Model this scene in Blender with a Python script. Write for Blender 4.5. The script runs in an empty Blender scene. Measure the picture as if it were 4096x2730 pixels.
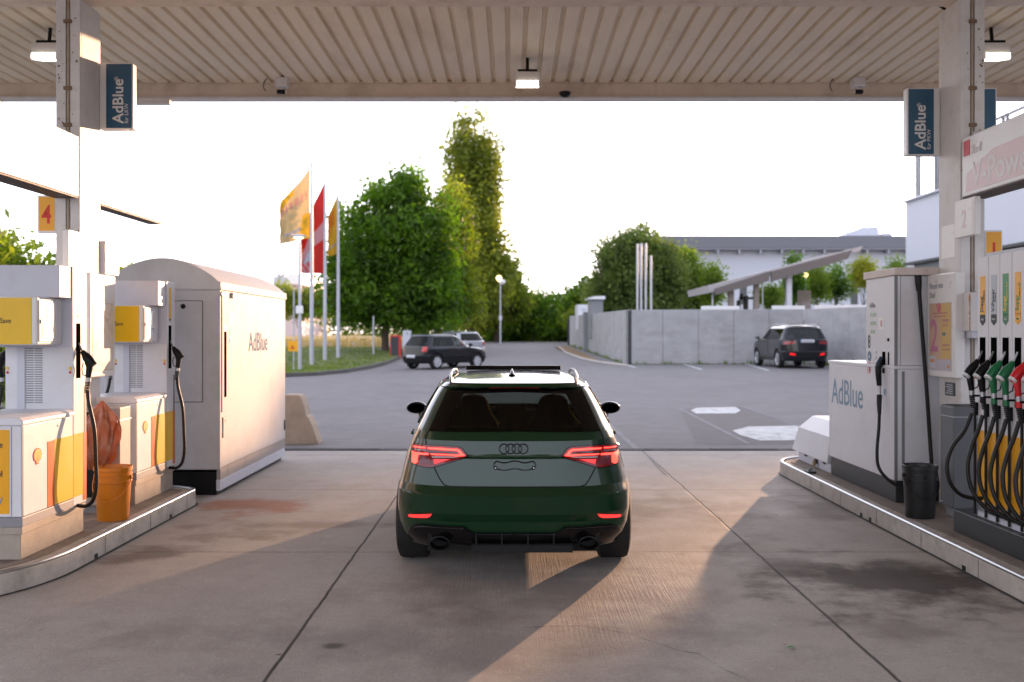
import bpy, bmesh, math, random
import numpy as np
from mathutils import Vector, Matrix, noise
random.seed(7); rng = np.random.default_rng(11)
S = bpy.context.scene
COL = S.collection
R = math.radians
# ------------------------------------------------------------------ camera, sky, sun, exposure
cam_d = bpy.data.cameras.new('camera'); cam = bpy.data.objects.new('camera', cam_d); COL.objects.link(cam)
cam.location = (0, 0, 1.76); cam.rotation_euler = (R(90), 0, 0)
cam_d.lens = 35; cam_d.sensor_width = 36; cam_d.shift_y = -30/4096
cam_d.clip_end = 3000; cam_d.dof.use_dof = True; cam_d.dof.focus_distance = 7.5; cam_d.dof.aperture_fstop = 1.8
S.camera = cam
SUN_AZ, SUN_EL = 24.0, 6.6
w = bpy.data.worlds.new('World'); S.world = w; w.use_nodes = True
nt = w.node_tree; nt.nodes.clear()
out = nt.nodes.new('ShaderNodeOutputWorld'); bg = nt.nodes.new('ShaderNodeBackground'); sky = nt.nodes.new('ShaderNodeTexSky')
sky.sky_type = 'NISHITA'; sky.sun_disc = False; sky.sun_elevation = R(SUN_EL); sky.sun_rotation = R(SUN_AZ)
sky.air_density = 1.0; sky.dust_density = 1.5; sky.ozone_density = 1.5; sky.altitude = 200
hs = nt.nodes.new('ShaderNodeHueSaturation'); hs.inputs['Saturation'].default_value = 0.45
wb = nt.nodes.new('ShaderNodeVectorMath'); wb.operation = 'MULTIPLY'; wb.inputs[1].default_value = (.965, .94, 1.055)
nt.links.new(sky.outputs[0], hs.inputs['Color']); gm = nt.nodes.new('ShaderNodeGamma'); gm.inputs[1].default_value = .55; nt.links.new(hs.outputs[0], gm.inputs[0]); nt.links.new(gm.outputs[0], wb.inputs[0]); nt.links.new(wb.outputs[0], bg.inputs[0]); nt.links.new(bg.outputs[0], out.inputs[0])
bg.inputs[1].default_value = 0.15
sl = bpy.data.lights.new('sun', 'SUN'); so = bpy.data.objects.new('sun', sl); COL.objects.link(so)
sl.energy = .9; sl.angle = R(0.5); sl.color = (1.0, 0.58, 0.33)
az, el = R(SUN_AZ), R(SUN_EL)
sd = Vector((math.sin(az)*math.cos(el), math.cos(az)*math.cos(el), math.sin(el)))
so.rotation_euler = sd.to_track_quat('Z', 'Y').to_euler(); so.location = sd*60
S.view_settings.view_transform = 'Standard'; S.view_settings.look = 'None'; S.view_settings.gamma = 1; S.view_settings.exposure = 3.1
S.cycles.use_denoising = True
S.cycles.max_bounces = 8; S.cycles.transparent_max_bounces = 12
S.cycles.sample_clamp_indirect = 6

# ------------------------------------------------------------------ helpers
F = 2288.0
def WX(px, d): return (px-1176.5)/F*d
def WZ(py, d): return 1.76+(767-py)/F*d
BASE = {}
def tag(o, label=None, cat=None, group=None, kind=None):
    if label: o['label'] = label
    if cat: o['category'] = cat
    if group: o['group'] = group
    if kind: o['kind'] = kind
    return o
def thing(name, label, cat, loc=(0, 0, 0), group=None):
    o = bpy.data.objects.new(name, None); COL.objects.link(o); o.location = loc; o.empty_display_size = .2
    BASE[o.name] = Vector(loc); return tag(o, label, cat, group)
MATS = {}
def mat(name, col=(.5, .5, .5), rough=.5, metal=0, var=0.0, vs=6, bump=0, bs=60, coat=0, emit=0, spec=.5, dirt=None, dirt_amt=0, ds=3, trans=None, stretch=None):
    if name in MATS: return MATS[name]
    m = bpy.data.materials.new(name); m.use_nodes = True; n = m.node_tree.nodes; l = m.node_tree.links
    b = n['Principled BSDF']; c4 = (*col, 1)
    b.inputs['Base Color'].default_value = c4; b.inputs['Roughness'].default_value = rough; b.inputs['Metallic'].default_value = metal
    b.inputs['Specular IOR Level'].default_value = spec
    b.inputs['Coat Weight'].default_value = coat; b.inputs['Coat Roughness'].default_value = .03
    if emit: b.inputs['Emission Color'].default_value = c4; b.inputs['Emission Strength'].default_value = emit
    tc = n.new('ShaderNodeTexCoord'); src = tc.outputs['Object']
    if stretch:
        mp = n.new('ShaderNodeMapping'); mp.inputs['Scale'].default_value = stretch; l.new(src, mp.inputs['Vector']); src = mp.outputs[0]
    last = None
    if var:
        t = n.new('ShaderNodeTexNoise'); t.inputs['Scale'].default_value = vs; t.inputs['Detail'].default_value = 6; t.inputs['Roughness'].default_value = .65
        l.new(src, t.inputs['Vector'])
        mr = n.new('ShaderNodeMapRange'); mr.inputs['From Min'].default_value = .25; mr.inputs['From Max'].default_value = .75
        mr.inputs['To Min'].default_value = 1-var; mr.inputs['To Max'].default_value = 1+var; l.new(t.outputs['Fac'], mr.inputs['Value'])
        mx = n.new('ShaderNodeVectorMath'); mx.operation = 'SCALE'; mx.inputs[0].default_value = col; l.new(mr.outputs[0], mx.inputs['Scale'])
        last = mx.outputs[0]
        rr = n.new('ShaderNodeMapRange'); rr.inputs['To Min'].default_value = max(0, rough-.12*(1 if rough > .25 else .2)); rr.inputs['To Max'].default_value = min(1, rough+.12*(1 if rough > .25 else .2))
        l.new(t.outputs['Fac'], rr.inputs['Value']); l.new(rr.outputs[0], b.inputs['Roughness'])
    if dirt is not None:
        t = n.new('ShaderNodeTexNoise'); t.inputs['Scale'].default_value = ds; t.inputs['Detail'].default_value = 8; t.inputs['Roughness'].default_value = .7
        l.new(src, t.inputs['Vector'])
        mr = n.new('ShaderNodeMapRange'); mr.inputs['From Min'].default_value = .5; mr.inputs['From Max'].default_value = .75; mr.inputs['To Max'].default_value = dirt_amt
        l.new(t.outputs['Fac'], mr.inputs['Value'])
        mix = n.new('ShaderNodeMix'); mix.data_type = 'RGBA'; l.new(mr.outputs[0], mix.inputs['Factor'])
        if last: l.new(last, mix.inputs['A'])
        else: mix.inputs['A'].default_value = c4
        mix.inputs['B'].default_value = (*dirt, 1); last = mix.outputs['Result']
    if last: l.new(last, b.inputs['Base Color'])
    if bump:
        t = n.new('ShaderNodeTexNoise'); t.inputs['Scale'].default_value = bs; t.inputs['Detail'].default_value = 5; l.new(src, t.inputs['Vector'])
        bp = n.new('ShaderNodeBump'); bp.inputs['Strength'].default_value = bump; bp.inputs['Distance'].default_value = .02
        l.new(t.outputs['Fac'], bp.inputs['Height']); l.new(bp.outputs[0], b.inputs['Normal'])
    if trans:
        tr = n.new('ShaderNodeBsdfTranslucent'); tr.inputs['Color'].default_value = (*trans, 1)
        ms = n.new('ShaderNodeMixShader'); ms.inputs[0].default_value = .5; o = n['Material Output']
        l.new(b.outputs[0], ms.inputs[1]); l.new(tr.outputs[0], ms.inputs[2]); l.new(ms.outputs[0], o.inputs['Surface'])
        if last: l.new(last, tr.inputs['Color']) if trans == (0, 0, 0) else None
    MATS[name] = m; return m
def glass(name, tint=(.3, .3, .3), rough=.02, refl=1.0):
    if name in MATS: return MATS[name]
    m = bpy.data.materials.new(name); m.use_nodes = True; n = m.node_tree.nodes; l = m.node_tree.links; n.remove(n['Principled BSDF'])
    t = n.new('ShaderNodeBsdfTransparent'); t.inputs[0].default_value = (*tint, 1)
    g = n.new('ShaderNodeBsdfGlossy'); g.inputs['Roughness'].default_value = rough; g.inputs[0].default_value = (refl, refl, refl, 1)
    f = n.new('ShaderNodeFresnel'); ge = n.new('ShaderNodeNewGeometry'); mm = n.new('ShaderNodeMath'); mm.operation = 'MULTIPLY_ADD'; mm.inputs[1].default_value = -.8333; mm.inputs[2].default_value = 1.5; l.new(ge.outputs['Backfacing'], mm.inputs[0]); l.new(mm.outputs[0], f.inputs[0]); ms = n.new('ShaderNodeMixShader')
    l.new(f.outputs[0], ms.inputs[0]); l.new(t.outputs[0], ms.inputs[1]); l.new(g.outputs[0], ms.inputs[2]); l.new(ms.outputs[0], n['Material Output'].inputs['Surface'])
    MATS[name] = m; return m

class MB:
    def __init__(s): s.v = []; s.f = []; s.mi = []; s.cur = 0
    def mat(s, i): s.cur = i; return s
    def add(s, vs, fs):
        o = len(s.v); s.v += [tuple(v) for v in vs]; s.f += [tuple(i+o for i in f) for f in fs]; s.mi += [s.cur]*len(fs); return s
    def box(s, x0, x1, y0, y1, z0, z1):
        if x0 > x1: x0, x1 = x1, x0
        if y0 > y1: y0, y1 = y1, y0
        if z0 > z1: z0, z1 = z1, z0
        return s.add([(x0, y0, z0), (x1, y0, z0), (x1, y1, z0), (x0, y1, z0), (x0, y0, z1), (x1, y0, z1), (x1, y1, z1), (x0, y1, z1)],
                     [(0, 3, 2, 1), (4, 5, 6, 7), (0, 1, 5, 4), (1, 2, 6, 5), (2, 3, 7, 6), (3, 0, 4, 7)])
    def prism(s, poly, a, b, axis='z'):
        def P(p, t): return {'z': (p[0], p[1], t), 'y': (p[0], t, p[1]), 'x': (t, p[0], p[1])}[axis]
        n = len(poly); vs = [P(p, a) for p in poly]+[P(p, b) for p in poly]
        ar = sum(poly[i][0]*poly[(i+1) % n][1]-poly[(i+1) % n][0]*poly[i][1] for i in range(n))
        fs = [tuple(range(n-1, -1, -1)), tuple(range(n, 2*n))]+[(i, (i+1) % n, n+(i+1) % n, n+i) for i in range(n)]
        if (ar < 0) ^ (b < a) ^ (axis == 'y'): fs = [tuple(reversed(f)) for f in fs]
        return s.add(vs, fs)
    def tube(s, pts, r, n=10, cap=True):
        pts = [Vector(p) for p in pts]; m = len(pts); rs = r if isinstance(r, (list, tuple)) else [r]*m
        vs = []; ref = None
        for i, p in enumerate(pts):
            t = (pts[min(i+1, m-1)]-pts[max(i-1, 0)]).normalized()
            if ref is None:
                ref = t.orthogonal().normalized()
            else:
                ref = (ref-t*ref.dot(t)); ref = ref.normalized() if ref.length > 1e-6 else t.orthogonal().normalized()
            bi = t.cross(ref)
            for k in range(n):
                a = 2*math.pi*k/n; vs.append(p+(ref*math.cos(a)+bi*math.sin(a))*rs[i])
        fs = [(i*n+k, i*n+(k+1) % n, (i+1)*n+(k+1) % n, (i+1)*n+k) for i in range(m-1) for k in range(n)]
        if cap: fs += [tuple(range(n-1, -1, -1)), tuple(range((m-1)*n, m*n))]
        return s.add(vs, fs)
    def lathe(s, prof, c=(0, 0, 0), axis='z', n=24, a0=0, cap=True):
        vs = []; c = Vector(c)
        for r, h in prof:
            for k in range(n):
                a = 2*math.pi*k/n+a0; u, v = r*math.cos(a), r*math.sin(a)
                vs.append(c+Vector({'z': (u, v, h), 'y': (u, h, v), 'x': (h, u, v)}[axis]))
        m = len(prof); fs = [(i*n+k, i*n+(k+1) % n, (i+1)*n+(k+1) % n, (i+1)*n+k) for i in range(m-1) for k in range(n)]
        if cap and prof[0][0] > 1e-5: fs.append(tuple(range(n-1, -1, -1)))
        if cap and prof[-1][0] > 1e-5: fs.append(tuple(range((m-1)*n, m*n)))
        return s.add(vs, fs)
    def grid(s, fn, nu, nv):
        vs = [fn(i/nu, j/nv) for j in range(nv+1) for i in range(nu+1)]
        fs = [(j*(nu+1)+i, j*(nu+1)+i+1, (j+1)*(nu+1)+i+1, (j+1)*(nu+1)+i) for j in range(nv) for i in range(nu)]
        return s.add(vs, fs)
    def build(s, name, mats, parent=None, smooth=None, bevel=0, fixn=False):
        me = bpy.data.meshes.new(name); off = BASE[parent.name] if parent else Vector((0, 0, 0))
        me.from_pydata([tuple(Vector(v)-off) for v in s.v], [], s.f)
        for m in (mats if isinstance(mats, (list, tuple)) else [mats]): me.materials.append(m)
        me.polygons.foreach_set('material_index', s.mi)
        if fixn:
            bm = bmesh.new(); bm.from_mesh(me); bmesh.ops.recalc_face_normals(bm, faces=bm.faces); bm.to_mesh(me); bm.free()
        if smooth is not None:
            me.polygons.foreach_set('use_smooth', [True]*len(me.polygons)); me.set_sharp_from_angle(angle=R(smooth))
        me.update()
        o = bpy.data.objects.new(name, me); COL.objects.link(o)
        if parent: o.parent = parent
        BASE[o.name] = off
        if bevel:
            md = o.modifiers.new('bevel', 'BEVEL'); md.width = bevel; md.segments = 2; md.limit_method = 'ANGLE'; md.angle_limit = R(40)
        return o
def box(name, m, parent, x0, x1, y0, y1, z0, z1, bevel=0): return MB().box(x0, x1, y0, y1, z0, z1).build(name, m, parent, bevel=bevel)
def copy_tree(o, parent=None):
    c = o.copy(); COL.objects.link(c)
    if parent: c.parent = parent
    BASE[c.name] = BASE[o.name]
    for ch in [x for x in bpy.data.objects if x.parent == o]: copy_tree(ch, c)
    return c
def text(name, body, m, parent, pos, right, up, size, bold=0.0, sx=1.0, align='LEFT', depth=.001, spacing=1.0):
    cu = bpy.data.curves.new(name, 'FONT'); cu.body = body; cu.size = size; cu.offset = bold*size; cu.extrude = depth; cu.align_x = align; cu.space_character = spacing; cu.resolution_u = 3
    to = bpy.data.objects.new(name+'_tmp', cu); COL.objects.link(to); bpy.context.view_layer.update()
    me = bpy.data.meshes.new_from_object(to.evaluated_get(bpy.context.evaluated_depsgraph_get()))
    bpy.data.objects.remove(to)
    r = Vector(right).normalized(); u = Vector(up).normalized(); nn = r.cross(u); off = BASE[parent.name] if parent else Vector((0, 0, 0))
    M = Matrix(((r.x*sx, u.x, nn.x, pos[0]-off.x), (r.y*sx, u.y, nn.y, pos[1]-off.y), (r.z*sx, u.z, nn.z, pos[2]-off.z), (0, 0, 0, 1)))
    me.transform(M); me.materials.clear(); me.materials.append(m); me.name = name
    o = bpy.data.objects.new(name, me); COL.objects.link(o); o.parent = parent; BASE[o.name] = off
    return o
def shape(name, poly, m, parent, pos, right, up, depth=.002):
    """flat polygon sticker in the plane (right, up)"""
    r = Vector(right); u = Vector(up); nn = r.cross(u); p0 = Vector(pos); k = len(poly)
    vs = [p0+r*a+u*b for a, b in poly]+[p0+r*a+u*b+nn*depth for a, b in poly]
    fs = [tuple(range(k-1, -1, -1)), tuple(range(k, 2*k))]+[(i, (i+1) % k, k+(i+1) % k, k+i) for i in range(k)]
    mb = MB(); mb.add(vs, fs); return mb.build(name, m, parent)
def rect(w_, h_): return [(0, 0), (w_, 0), (w_, h_), (0, h_)]
def interp(tab, z):
    if z <= tab[0][0]: return tab[0][1]
    for (a, va), (b, vb) in zip(tab, tab[1:]):
        if z <= b: return va+(vb-va)*(z-a)/(b-a) if b > a else vb
    return tab[-1][1]
def sm(t): t = max(0, min(1, t)); return t*t*(3-2*t)

# ------------------------------------------------------------------ materials
M_white = mat('white_paint', (.74, .74, .78), .38, var=.05, vs=3, dirt=(.45, .40, .34), dirt_amt=.25, ds=2.2, bump=.02, bs=90)
M_white2 = mat('white_column_paint', (.72, .70, .69), .5, var=.05, vs=4, dirt=(.38, .28, .18), dirt_amt=.35, ds=5, bump=.04, bs=40)
M_void = mat('dark_opening', (.004, .004, .004), 1.0, spec=0)
M_cream = mat('cream_cabinet_paint', (.56, .55, .56), .55, var=.06, vs=2, dirt=(.36, .32, .28), dirt_amt=.4, ds=1.6, spec=.15)
M_lgrey = mat('light_grey_panel', (.60, .61, .69), .45, var=.05, vs=4, dirt=(.35, .33, .3), dirt_amt=.3)
M_mgrey = mat('mid_grey_panel', (.22, .23, .24), .5, var=.08, vs=5)
M_dgrey = mat('dark_grey_panel', (.030, .032, .035), .45, var=.12, vs=5)
M_black = mat('black_plastic', (.006, .006, .0065), .42, var=.1, vs=9, spec=.25)
M_rubber = mat('black_rubber', (.007, .007, .007), .45, var=.15, vs=20, spec=.35)
M_yel = mat('yellow_panel', (.86, .52, .001), .32, var=.05, vs=3, dirt=(.5, .3, .05), dirt_amt=.3)
M_amber = mat('amber_panel', (.88, .40, .001), .35, var=.05, vs=3)
M_orange = mat('orange_panel', (.62, .13, .01), .35, var=.05)
M_red = mat('red_paint', (.62, .02, .02), .35, var=.05)
M_beige = mat('beige_plinth', (.40, .34, .28), .7, var=.15, vs=8, bump=.15, bs=60, dirt=(.2, .15, .1), dirt_amt=.5)
M_steel = mat('bright_steel', (.5, .5, .5), .34, metal=1, var=.08, vs=20)
M_galv = mat('galvanised_steel', (.5, .5, .52), .42, metal=.9, var=.12, vs=8)
M_alu = mat('painted_pole_grey', (.46, .47, .52), .4, metal=.2, var=.06)
M_blue = mat('blue_sign_face', (.022, .095, .18), .35, var=.06, vs=3)
M_txt_w = mat('white_lettering', (.75, .75, .75), .5)
M_txt_k = mat('black_lettering', (.02, .02, .02), .5)
M_txt_b = mat('blue_lettering', (.16, .27, .42), .5)
M_txt_r = mat('red_lettering', (.65, .04, .02), .5)
M_txt_g = mat('green_lettering', (.02, .25, .07), .5)
M_green = mat('green_plastic', (.008, .16, .055), .35, var=.05)
M_redp = mat('red_plastic', (.62, .012, .015), .35, var=.05)
M_conc = mat('kerb_concrete', (.50, .455, .41), .85, var=.18, vs=7, bump=.3, bs=80, dirt=(.16, .13, .1), dirt_amt=.6, ds=4)
M_wallc = mat('wall_concrete', (.40, .39, .39), .85, var=.16, vs=1.3, bump=.15, bs=30, dirt=(.27, .26, .245), dirt_amt=.75, ds=1.1, stretch=(1, 1, 1.8))
M_bark = mat('bark', (.075, .055, .04), .9, var=.3, vs=12, bump=.6, bs=20)

# ------------------------------------------------------------------ terrain
BT = [(-60, 0), (15, 0), (24, .10), (34, .24), (42, .30), (58, .72), (72, .92), (90, 1.0), (200, 1.3), (1200, 2)]
BTR = [(-60, 0), (15, 0), (24, .20), (34, .44), (42, .46), (58, .75), (72, .95), (90, 1.0), (200, 1.3), (1200, 2)]
def gz(x, y):
    t = sm((x+3)/9.0); return interp(BT, y)*(1-t)+interp(BTR, y)*t
# ------------------------------------------------------------------ ground
def node_math(n, l, op, a, b=None, c=None):
    k = n.new('ShaderNodeMath'); k.operation = op
    for i, v in enumerate((a, b, c)):
        if v is None: continue
        if isinstance(v, (int, float)): k.inputs[i].default_value = v
        else: l.new(v, k.inputs[i])
    return k.outputs[0]
def concrete_ground():
    m = bpy.data.materials.new('forecourt_concrete'); m.use_nodes = True; n = m.node_tree.nodes; l = m.node_tree.links; b = n['Principled BSDF']
    tc = n.new('ShaderNodeTexCoord'); P = tc.outputs['Object']; sx = n.new('ShaderNodeSeparateXYZ'); l.new(P, sx.inputs[0]); X, Y = sx.outputs[0], sx.outputs[1]
    def nz(sc, det=6, rg=.6, st=None):
        t = n.new('ShaderNodeTexNoise'); t.inputs['Scale'].default_value = sc; t.inputs['Detail'].default_value = det; t.inputs['Roughness'].default_value = rg
        if st:
            mp = n.new('ShaderNodeMapping'); mp.inputs['Scale'].default_value = st; l.new(P, mp.inputs['Vector']); l.new(mp.outputs[0], t.inputs['Vector'])
        else: l.new(P, t.inputs['Vector'])
        return t.outputs['Fac']
    def mrange(v, a, c, d, e):
        k = n.new('ShaderNodeMapRange'); l.new(v, k.inputs['Value'])
        for nm, q in (('From Min', a), ('From Max', c), ('To Min', d), ('To Max', e)): k.inputs[nm].default_value = q
        return k.outputs[0]
    def mixc(f, A, B):
        k = n.new('ShaderNodeMix'); k.data_type = 'RGBA'
        if isinstance(f, float): k.inputs['Factor'].default_value = f
        else: l.new(f, k.inputs['Factor'])
        for nm, q in (('A', A), ('B', B)):
            if isinstance(q, tuple): k.inputs[nm].default_value = (*q, 1)
            else: l.new(q, k.inputs[nm])
        return k.outputs['Result']
    col = mixc(mrange(nz(.8), .35, .65, 0, 1), (.45, .405, .37), (.54, .49, .45))
    col = mixc(mrange(nz(3.5, 8, .7), .45, .72, 0, .42), col, (.33, .275, .24))
    col = mixc(mrange(nz(9, 8, .75, (1, .35, 1)), .5, .75, 0, .6), col, (.56, .52, .49))
    col = mixc(mrange(nz(150, 3), .35, .7, 0, .6), col, (.17, .15, .14)); col = mixc(mrange(nz(38, 5, .75), .48, .72, 0, .5), col, (.26, .225, .205)); col = mixc(mrange(nz(24, 5, .75), .55, .75, 0, .45), col, (.66, .62, .58))
    wob = mrange(nz(1.6, 5), .3, .7, -.9, .9)
    # stains: (x, y, rx, ry, colour, strength)
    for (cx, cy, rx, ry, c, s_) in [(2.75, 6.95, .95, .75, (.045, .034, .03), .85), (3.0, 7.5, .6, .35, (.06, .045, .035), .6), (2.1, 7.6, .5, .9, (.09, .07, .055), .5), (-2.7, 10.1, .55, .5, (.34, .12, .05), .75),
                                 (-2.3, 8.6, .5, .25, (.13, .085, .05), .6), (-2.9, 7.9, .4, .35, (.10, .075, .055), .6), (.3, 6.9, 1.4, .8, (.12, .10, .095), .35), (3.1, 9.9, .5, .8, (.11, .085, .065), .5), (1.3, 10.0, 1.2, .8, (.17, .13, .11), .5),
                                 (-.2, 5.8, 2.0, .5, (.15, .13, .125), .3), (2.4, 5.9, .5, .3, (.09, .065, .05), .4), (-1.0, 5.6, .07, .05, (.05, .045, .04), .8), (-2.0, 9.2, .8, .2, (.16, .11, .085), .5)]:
        dx = node_math(n, l, 'DIVIDE', node_math(n, l, 'SUBTRACT', X, cx), rx); dy = node_math(n, l, 'DIVIDE', node_math(n, l, 'SUBTRACT', Y, cy), ry)
        r2 = node_math(n, l, 'ADD', node_math(n, l, 'MULTIPLY', dx, dx), node_math(n, l, 'MULTIPLY', dy, dy))
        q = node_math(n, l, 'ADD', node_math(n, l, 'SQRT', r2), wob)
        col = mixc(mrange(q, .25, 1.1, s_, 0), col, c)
    # slab joints
    jw = mrange(nz(2.2, 4), .3, .7, -.005, .005)
    def joint(V, off, per, wd):
        v = node_math(n, l, 'ADD', V, jw); k = node_math(n, l, 'PINGPONG', node_math(n, l, 'SUBTRACT', v, off), per/2)
        return mrange(k, wd*.7, wd*1.5, 1, 0)
    jx = joint(X, -1.25, 3.21, .009); jy = joint(Y, 8.02, 3.2, .0055)
    jj = node_math(n, l, 'MAXIMUM', jx, jy); col = mixc(node_math(n, l, 'MULTIPLY', jj, .9), col, (.022, .02, .018))
    l.new(col, b.inputs['Base Color'])
    # broomed grooves running along y, strong near the car
    gv = mrange(nz(1, 2, .5, (75, 1.6, 1)), .35, .65, -1, 1)
    dx = node_math(n, l, 'DIVIDE', node_math(n, l, 'SUBTRACT', X, .45), 1.1); dy = node_math(n, l, 'DIVIDE', node_math(n, l, 'SUBTRACT', Y, 7.0), 1.5)
    rr = node_math(n, l, 'SQRT', node_math(n, l, 'ADD', node_math(n, l, 'MULTIPLY', dx, dx), node_math(n, l, 'MULTIPLY', dy, dy)))
    msk = mrange(node_math(n, l, 'ADD', rr, mrange(nz(2.5), .3, .7, -.5, .5)), .4, 1.25, 1.0, .06)
    h = node_math(n, l, 'ADD', node_math(n, l, 'MULTIPLY', node_math(n, l, 'MULTIPLY', gv, msk), .22), node_math(n, l, 'MULTIPLY', nz(90, 4), .5))
    h = node_math(n, l, 'ADD', h, node_math(n, l, 'MULTIPLY', nz(14, 6), .9)); h = node_math(n, l, 'ADD', h, node_math(n, l, 'MULTIPLY', nz(45, 5, .7), .9))
    h = node_math(n, l, 'SUBTRACT', h, node_math(n, l, 'MULTIPLY', jj, 2.0))
    bp = n.new('ShaderNodeBump'); bp.inputs['Strength'].default_value = .55; bp.inputs['Distance'].default_value = .006; l.new(h, bp.inputs['Height']); l.new(bp.outputs[0], b.inputs['Normal'])
    l.new(mrange(nz(2.5), .3, .7, .62, .82), b.inputs['Roughness']); b.inputs['Specular IOR Level'].default_value = .2
    return m
def asphalt(name, base, lo):
    m = mat(name, base, .8, var=.22, vs=2.2, bump=.35, bs=160, dirt=lo, dirt_amt=.9, ds=.45); return m
M_asph = asphalt('asphalt', (.180, .166, .166), (.13, .12, .12))
M_grass_soil = mat('lawn_soil', (.10, .115, .03), .9, var=.35, vs=3, bump=.4, bs=30)
M_dry = mat('dry_grass', (.42, .30, .13), .9, var=.3, vs=1.5, dirt=(.12, .15, .04), dirt_amt=.9, ds=.25)
# big terrain sheet (asphalt coloured near, reaching the horizon)
def terrain():
    xs = [-900, -300, -120, -60, -40]+[i*2.0 for i in range(-15, -5)]+[float(i) for i in range(-10, 20)]+[20, 22, 24, 26, 28, 30]+[40, 60, 120, 300, 900]
    ys = [-120, -60, -30, -10, 0, 8, 14, 15.0]+[float(i) for i in range(16, 61)]+[62+i*2.0 for i in range(0, 17)]+[100, 120, 160, 200, 300, 500, 900, 1600]
    mb = MB(); vs = [(x, y, gz(x, y)-.002-.010*sm((14.95-y)/.3)) for y in ys for x in xs]; nx = len(xs); fs = []; mi = []
    for j in range(len(ys)-1):
        for i in range(nx-1):
            fs.append((j*nx+i, j*nx+i+1, (j+1)*nx+i+1, (j+1)*nx+i))
            xc, yc = (xs[i]+xs[i+1])/2, (ys[j]+ys[j+1])/2
            mi.append(1 if (yc > 92 or (xc < -12 and yc > 62)) else 0)
    mb.add(vs, fs); mb.mi = mi
    tag(mb.build('ground', [M_asph, M_dry], smooth=60), kind='structure')
terrain()
def sheet(name, poly, m, h, zf=gz, step=2.0, smooth=40):
    bm = bmesh.new(); bm.faces.new([bm.verts.new((x, y, 0)) for x, y in poly])
    xs = [p[0] for p in poly]; ys = [p[1] for p in poly]
    for ax, lo, hi in ((0, min(xs), max(xs)), (1, min(ys), max(ys))):
        k = math.ceil(lo/step)*step
        while k < hi:
            co = [0, 0, 0]; no = [0, 0, 0]; co[ax] = k; no[ax] = 1
            bmesh.ops.bisect_plane(bm, geom=bm.verts[:]+bm.edges[:]+bm.faces[:], plane_co=co, plane_no=no); k += step
    for v in bm.verts: v.co.z = zf(v.co.x, v.co.y)+h
    me = bpy.data.meshes.new(name); bm.to_mesh(me); bm.free(); me.materials.append(m)
    me.polygons.foreach_set('use_smooth', [True]*len(me.polygons))
    if me.polygons and me.polygons[0].normal.z < 0: me.flip_normals()
    o = bpy.data.objects.new(name, me); COL.objects.link(o); BASE[o.name] = Vector((0, 0, 0)); return o
forecourt = tag(MB().box(-14, 14, -14, 14.95, -.03, 0).build('forecourt', concrete_ground()), kind='structure')
# crack in the slab
pts = [(WX(a, 4027/(b_-767)), 4027/(b_-767)) for a, b_ in ((1205, 1444), (1262, 1441), (1330, 1440), (1385, 1448), (1450, 1459), (1500, 1477), (1560, 1497), (1605, 1503), (1640, 1525), (1675, 1545), (1720, 1566), (1760, 1600))]
mb = MB(); L_ = []
for i in range(len(pts)-1):
    for k in range(6):
        t = k/6; L_.append((pts[i][0]*(1-t)+pts[i+1][0]*t+random.uniform(-.006, .006), pts[i][1]*(1-t)+pts[i+1][1]*t+random.uniform(-.006, .006)))
vs = []
for i, (a, b_) in enumerate(L_): wd = random.uniform(.0015, .005); vs += [(a, b_-wd, .0035), (a, b_+wd, .0035)]
mb.add(vs, [(2*i, 2*i+2, 2*i+3, 2*i+1) for i in range(len(L_)-1)])
cr = mb.build('crack', mat('crack_dirt', (.075, .065, .062), .9), forecourt)
# gutter at the end of the slab
mb = MB()
for i in range(28):
    x0 = -14+i*1.0; mb.box(x0+.004, x0+.996, 14.955, 15.15, -.05, .012+.003*(i % 3))
M_gut = mat('gutter_stone', (.035, .034, .035), .8, var=.25, vs=3, bump=.2, dirt=(.15, .14, .14), dirt_amt=.6, ds=2)
tag(mb.build('gutter', M_gut, bevel=.006), kind='structure')
# lighter concrete apron patches and worn markings on the asphalt
M_mark = mat('worn_white_marking', (.58, .58, .57), .8, var=.2, vs=6, dirt=(.17, .16, .165), dirt_amt=.9, ds=5)
M_patch = mat('old_patch_asphalt', (.155, .14, .135), .85, var=.18, vs=3, bump=.3, bs=120)
M_seam = mat('pale_seam', (.23, .225, .23), .85, var=.3, vs=4)
def gp(px, py):  # pixel of the reference -> point on the sloping ground
    d = 4027/(max(py, 770)-767)
    for _ in range(25): d = .5*d+.5*(1.76-gz(WX(px, d), d))*F/(py-767)
    return (WX(px, d), d)
def gpoly(name, pl, m, h): return tag(sheet(name, [gp(*p) for p in pl], m, h, step=1.0), kind='structure')
gpoly('asphalt_patch', [(1562, 940), (1700, 936), (1870, 1000), (1870, 1018), (1640, 1024), (1600, 1022)], M_patch, .001)
gpoly('road_marking', [(1587, 944), (1601, 938), (1690, 936), (1702, 944), (1690, 951), (1600, 951)], M_mark, .003)
gpoly('road_marking', [(1683, 990), (1720, 981), (1850, 979), (1850, 1012), (1745, 1013), (1700, 1000)], M_mark, .003)
def gline(name, a, b_, w_, m, h=.0045):
    A = Vector(gp(*a)); B = Vector(gp(*b_)); t = (B-A).normalized(); nn = Vector((-t.y, t.x))*w_/2
    return tag(sheet(name, [tuple(A+nn), tuple(B+nn), tuple(B-nn), tuple(A-nn)], m, h, step=1.0), kind='structure')
gline('seam', (1380, 960), (1462, 1032), .10, M_seam); gline('seam', (1562, 940), (1720, 1020), .07, M_seam)
gline('seam', (1700, 934), (1850, 985), .07, M_seam); gline('seam', (1480, 1040), (1530, 1092), .03, M_seam)
for a, b_ in (((1572, 837), (1612, 850)), ((1708, 834), (1765, 852)), ((1438, 838), (1460, 846))): gline('road_marking', a, b_, .12, M_mark, .003)
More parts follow.
